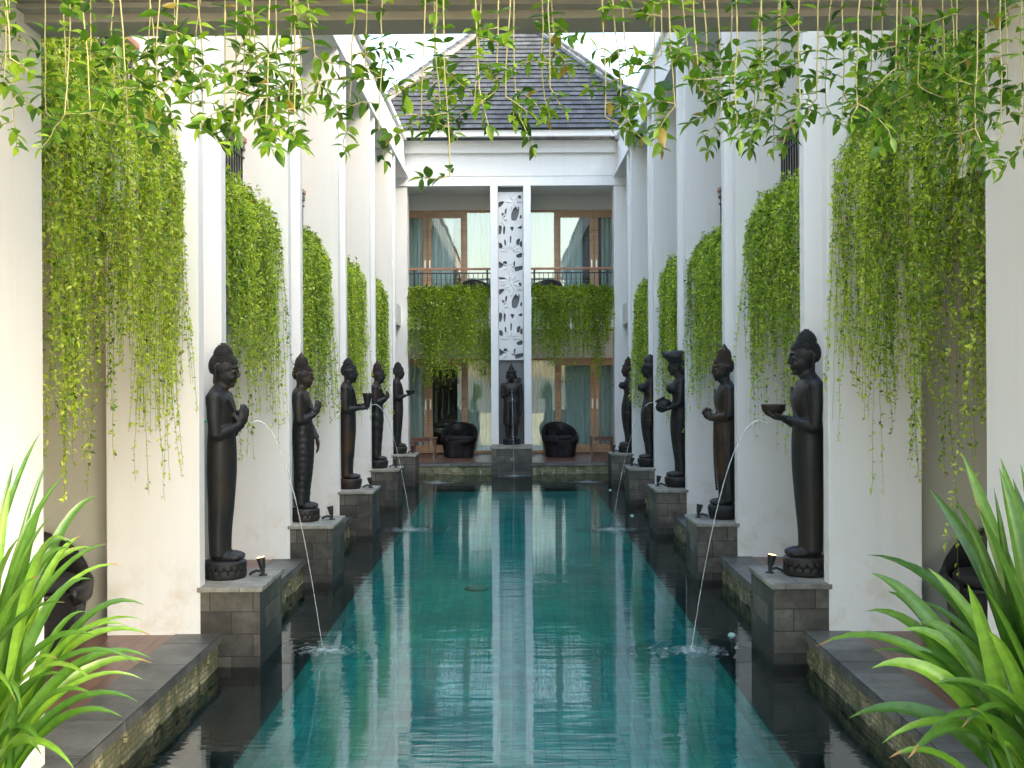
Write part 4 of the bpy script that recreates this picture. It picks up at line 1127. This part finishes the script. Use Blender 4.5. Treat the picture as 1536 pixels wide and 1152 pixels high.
CR = [('creeper strand at the far left edge over the white pier', 0, 55, 120, 3, (26, 185)), ('creeper clump over the left end of the nearest left vine curtain', 60, 185, 172, 6, None),
      ('creeper clump over the nearest left column top', 195, 300, 185, 7, None), ('creeper clump over the second left bay', 300, 395, 185, 6, None),
      ('dense creeper clump over the second left column', 395, 500, 190, 7, (452, 205)), ('thin creeper strands over the left roof beam against the sky', 515, 605, 185, 3, (590, 200)),
      ('long creeper strand reaching lowest in front of the left roof slope', 625, 700, 180, 4, (682, 262)), ('creeper clump in front of the roof ridge', 705, 795, 165, 5, None),
      ('short creeper strand right of the roof ridge', 800, 860, 150, 3, None), ('creeper strands against the sky over the right roof hip', 885, 955, 182, 3, None),
      ('dense creeper clump over the right roof beam', 985, 1085, 185, 7, None), ('dense creeper clump over the second right bay', 1088, 1180, 190, 6, None),
      ('sparse creeper strand over the nearest right column end', 1190, 1255, 165, 3, None), ('creeper clump over the nearest right vine curtain', 1260, 1355, 190, 6, None),
      ('short creeper clump over the right side of the nearest right vine curtain', 1360, 1440, 150, 5, None), ('creeper clump at the far right edge over the white pier', 1445, 1536, 215, 6, (1530, 225))]
for k, (lab, u0, u1, vb, n, ex) in enumerate(CR): creeper(lab, 500 + k, u0, u1, vb, n, ex, .62 if 510 < u0 < 960 else 1.0)

# ------------------------------------------------------------------ strap-leaved plants in the foreground corners
def strap_plant(label, loc, seed, specs, wid=.062):
    """specs: (tip u, tip v, tip depth, droop) — every blade rises from the crown and arches to its tip"""
    rg = np.random.default_rng(seed); root = thing('lily_plant', label, 'plant', loc)
    V = []; Fq = []; tn = []; tp = []; loc = np.array(loc)
    for (u, v, y, arch) in specs:
        tip = UVW(u, v, y); base = loc + np.array([rg.normal(0, .06), rg.normal(0, .05), rg.uniform(.0, .05)])
        n = 16; L = np.linalg.norm(tip - base)
        hor = tip - base; c1 = base + hor * np.array([.20, .20, .3]) + np.array([0, 0, L * (.10 + arch * .48)]); c2 = base + hor * np.array([.66, .66, .74]) + np.array([0, 0, L * (arch * .56)])
        t = np.linspace(0, 1, n)[:, None]
        pl = (1 - t) ** 3 * base + 3 * (1 - t) ** 2 * t * c1 + 3 * (1 - t) * t * t * c2 + t ** 3 * tip
        d = unit(np.gradient(pl, axis=0)); view = unit(np.array([0, 0, EYE]) - pl.mean(0)); tw = rg.uniform(-.9, .9)
        s = unit(np.cross(d, unit(view + np.array([tw * .7, 0, .9 + tw * .4])))); nr = np.cross(s, d)
        w = wid * rg.uniform(.7, 1.15) * np.interp(np.linspace(0, 1, n), [0, .15, .55, .85, 1], [.62, .85, 1, .55, .02]) / 2
        tone = np.clip(rg.uniform(.15, .88), 0, 1); b = len(V); brown = rg.uniform(.95, 1.04) if rg.random() < .25 else .6
        for i in range(n):
            for k, (off, h) in enumerate(((-1, .28), (-.5, .08), (0, -.05), (.5, .08), (1, .28))):
                V.append(pl[i] + s[i] * off * w[i] + nr[i] * h * w[i]); tn.append(np.clip(tone + (.14 if k == 2 else 0) + .1 * i / n - .05, 0, 1)); tp.append(i / (n - 1) * brown)
        for i in range(n - 1):
            for k in range(4): a = b + i * 5 + k; Fq.append((a, a + 1, a + 6, a + 5))
    me = pydata('foliage', V, Fq, tn); me.attributes.new('tip', 'FLOAT', 'POINT').data.foreach_set('value', np.array(tp, np.float32)); link('foliage', me, 'strap', root, smooth=True, uv=False)
    bm = bmesh.new(); lathe(bm, [(0, .11), (.06, .10), (.14, .07), (.2, .03)], tuple(loc), 16); obj('bulb', bm, 'greenstem', root, smooth=True)
rg = np.random.default_rng(77)
LT = [(60, 645, 3.9, .25), (92, 712, 3.8, .3), (20, 690, 4.0, .15), (145, 742, 4.0, .45), (160, 812, 3.8, .4), (140, 818, 4.0, .5), (185, 845, 3.9, .5), (135, 865, 3.7, .5), (215, 905, 3.9, .6), (188, 935, 3.8, .55),
      (228, 952, 3.9, .6), (140, 950, 3.6, .5), (225, 985, 3.8, .6), (212, 1016, 3.9, .6), (205, 1050, 3.7, .6), (140, 1040, 3.5, .55), (180, 1072, 3.8, .6), (110, 1152, 3.4, .7), (60, 1130, 3.3, .5), (15, 720, 3.8, .2),
      (30, 800, 3.6, .3), (75, 770, 3.7, .3), (5, 850, 3.5, .3), (60, 860, 3.5, .4), (95, 900, 3.6, .45), (45, 930, 3.4, .4), (85, 985, 3.5, .5), (-20, 760, 3.6, .2), (-40, 850, 3.5, .3), (-10, 980, 3.3, .5), (30, 1060, 3.3, .6), (-60, 930, 3.5, .4),
      (105, 1010, 3.6, .5), (70, 690, 4.1, .25), (120, 800, 3.9, .4)]
LX = [(u - abs(rg.normal(0, 40)), v + rg.normal(0, 30), y + rg.normal(0, .12), a + rg.normal(0, .1)) for (u, v, y, a) in LT[3:] if rg.random() < .6]
strap_plant('long bright green strap leaved plant filling the lower left corner', (-1.62, 3.7, .30), 5, LT + LX, .034)
RT = [(1442, 682, 3.9, .1), (1392, 735, 3.9, .2), (1305, 862, 3.9, .35), (1300, 835, 4.1, .4), (1390, 855, 3.8, .25), (1450, 790, 3.8, .15), (1490, 735, 3.8, .1), (1530, 700, 3.7, .1), (1295, 920, 4.0, .5), (1350, 948, 3.8, .5),
      (1222, 972, 3.9, .6), (1355, 980, 3.8, .55), (1305, 1005, 3.6, .55), (1420, 945, 3.7, .3), (1270, 1080, 3.8, .6), (1330, 1140, 3.5, .6), (1320, 1118, 3.5, .6), (1400, 1030, 3.5, .5), (1450, 880, 3.6, .2), (1500, 830, 3.6, .15),
      (1540, 800, 3.5, .15), (1480, 950, 3.5, .3), (1560, 760, 3.6, .1), (1470, 1030, 3.4, .4), (1515, 990, 3.4, .3), (1390, 1100, 3.4, .6), (1580, 900, 3.5, .2), (1425, 760, 4.0, .15), (1375, 905, 3.9, .4), (1560, 1000, 3.3, .3), (1440, 1095, 3.3, .6), (1500, 690, 4.0, .1), (1330, 890, 4.0, .4)]
RX = [(u + abs(rg.normal(0, 30)), v + rg.normal(0, 35) + 15, y + rg.normal(0, .12), a + rg.normal(0, .1)) for (u, v, y, a) in RT[2:] if rg.random() < (.5 if u < 1390 else 1.0)]
strap_plant('tall broad strap leaved plant filling the lower right corner', (1.60, 3.6, .22), 6, RT + RX, .054)
for s in (-1, 1):
    t = thing('planter_box', f'low dark stone planter under the {SIDE[s]} strap leaved plant', 'planter', (s * 2.0, 3.7, -.38))
    bm = bmesh.new()
    for a in ((1.35, 2.9, 3.2, 3.25), (1.35, 2.9, 4.15, 4.2), (1.35, 1.40, 3.252, 4.148), (2.85, 2.9, 3.252, 4.148)): bx(bm, s * a[0], s * a[1], a[2], a[3], -.384, .26)
    obj('box_wall', bm, 'ledge', t); box('soil', 'soil', t, s * 1.402, s * 2.848, 3.254, 4.146, -.2, .235)
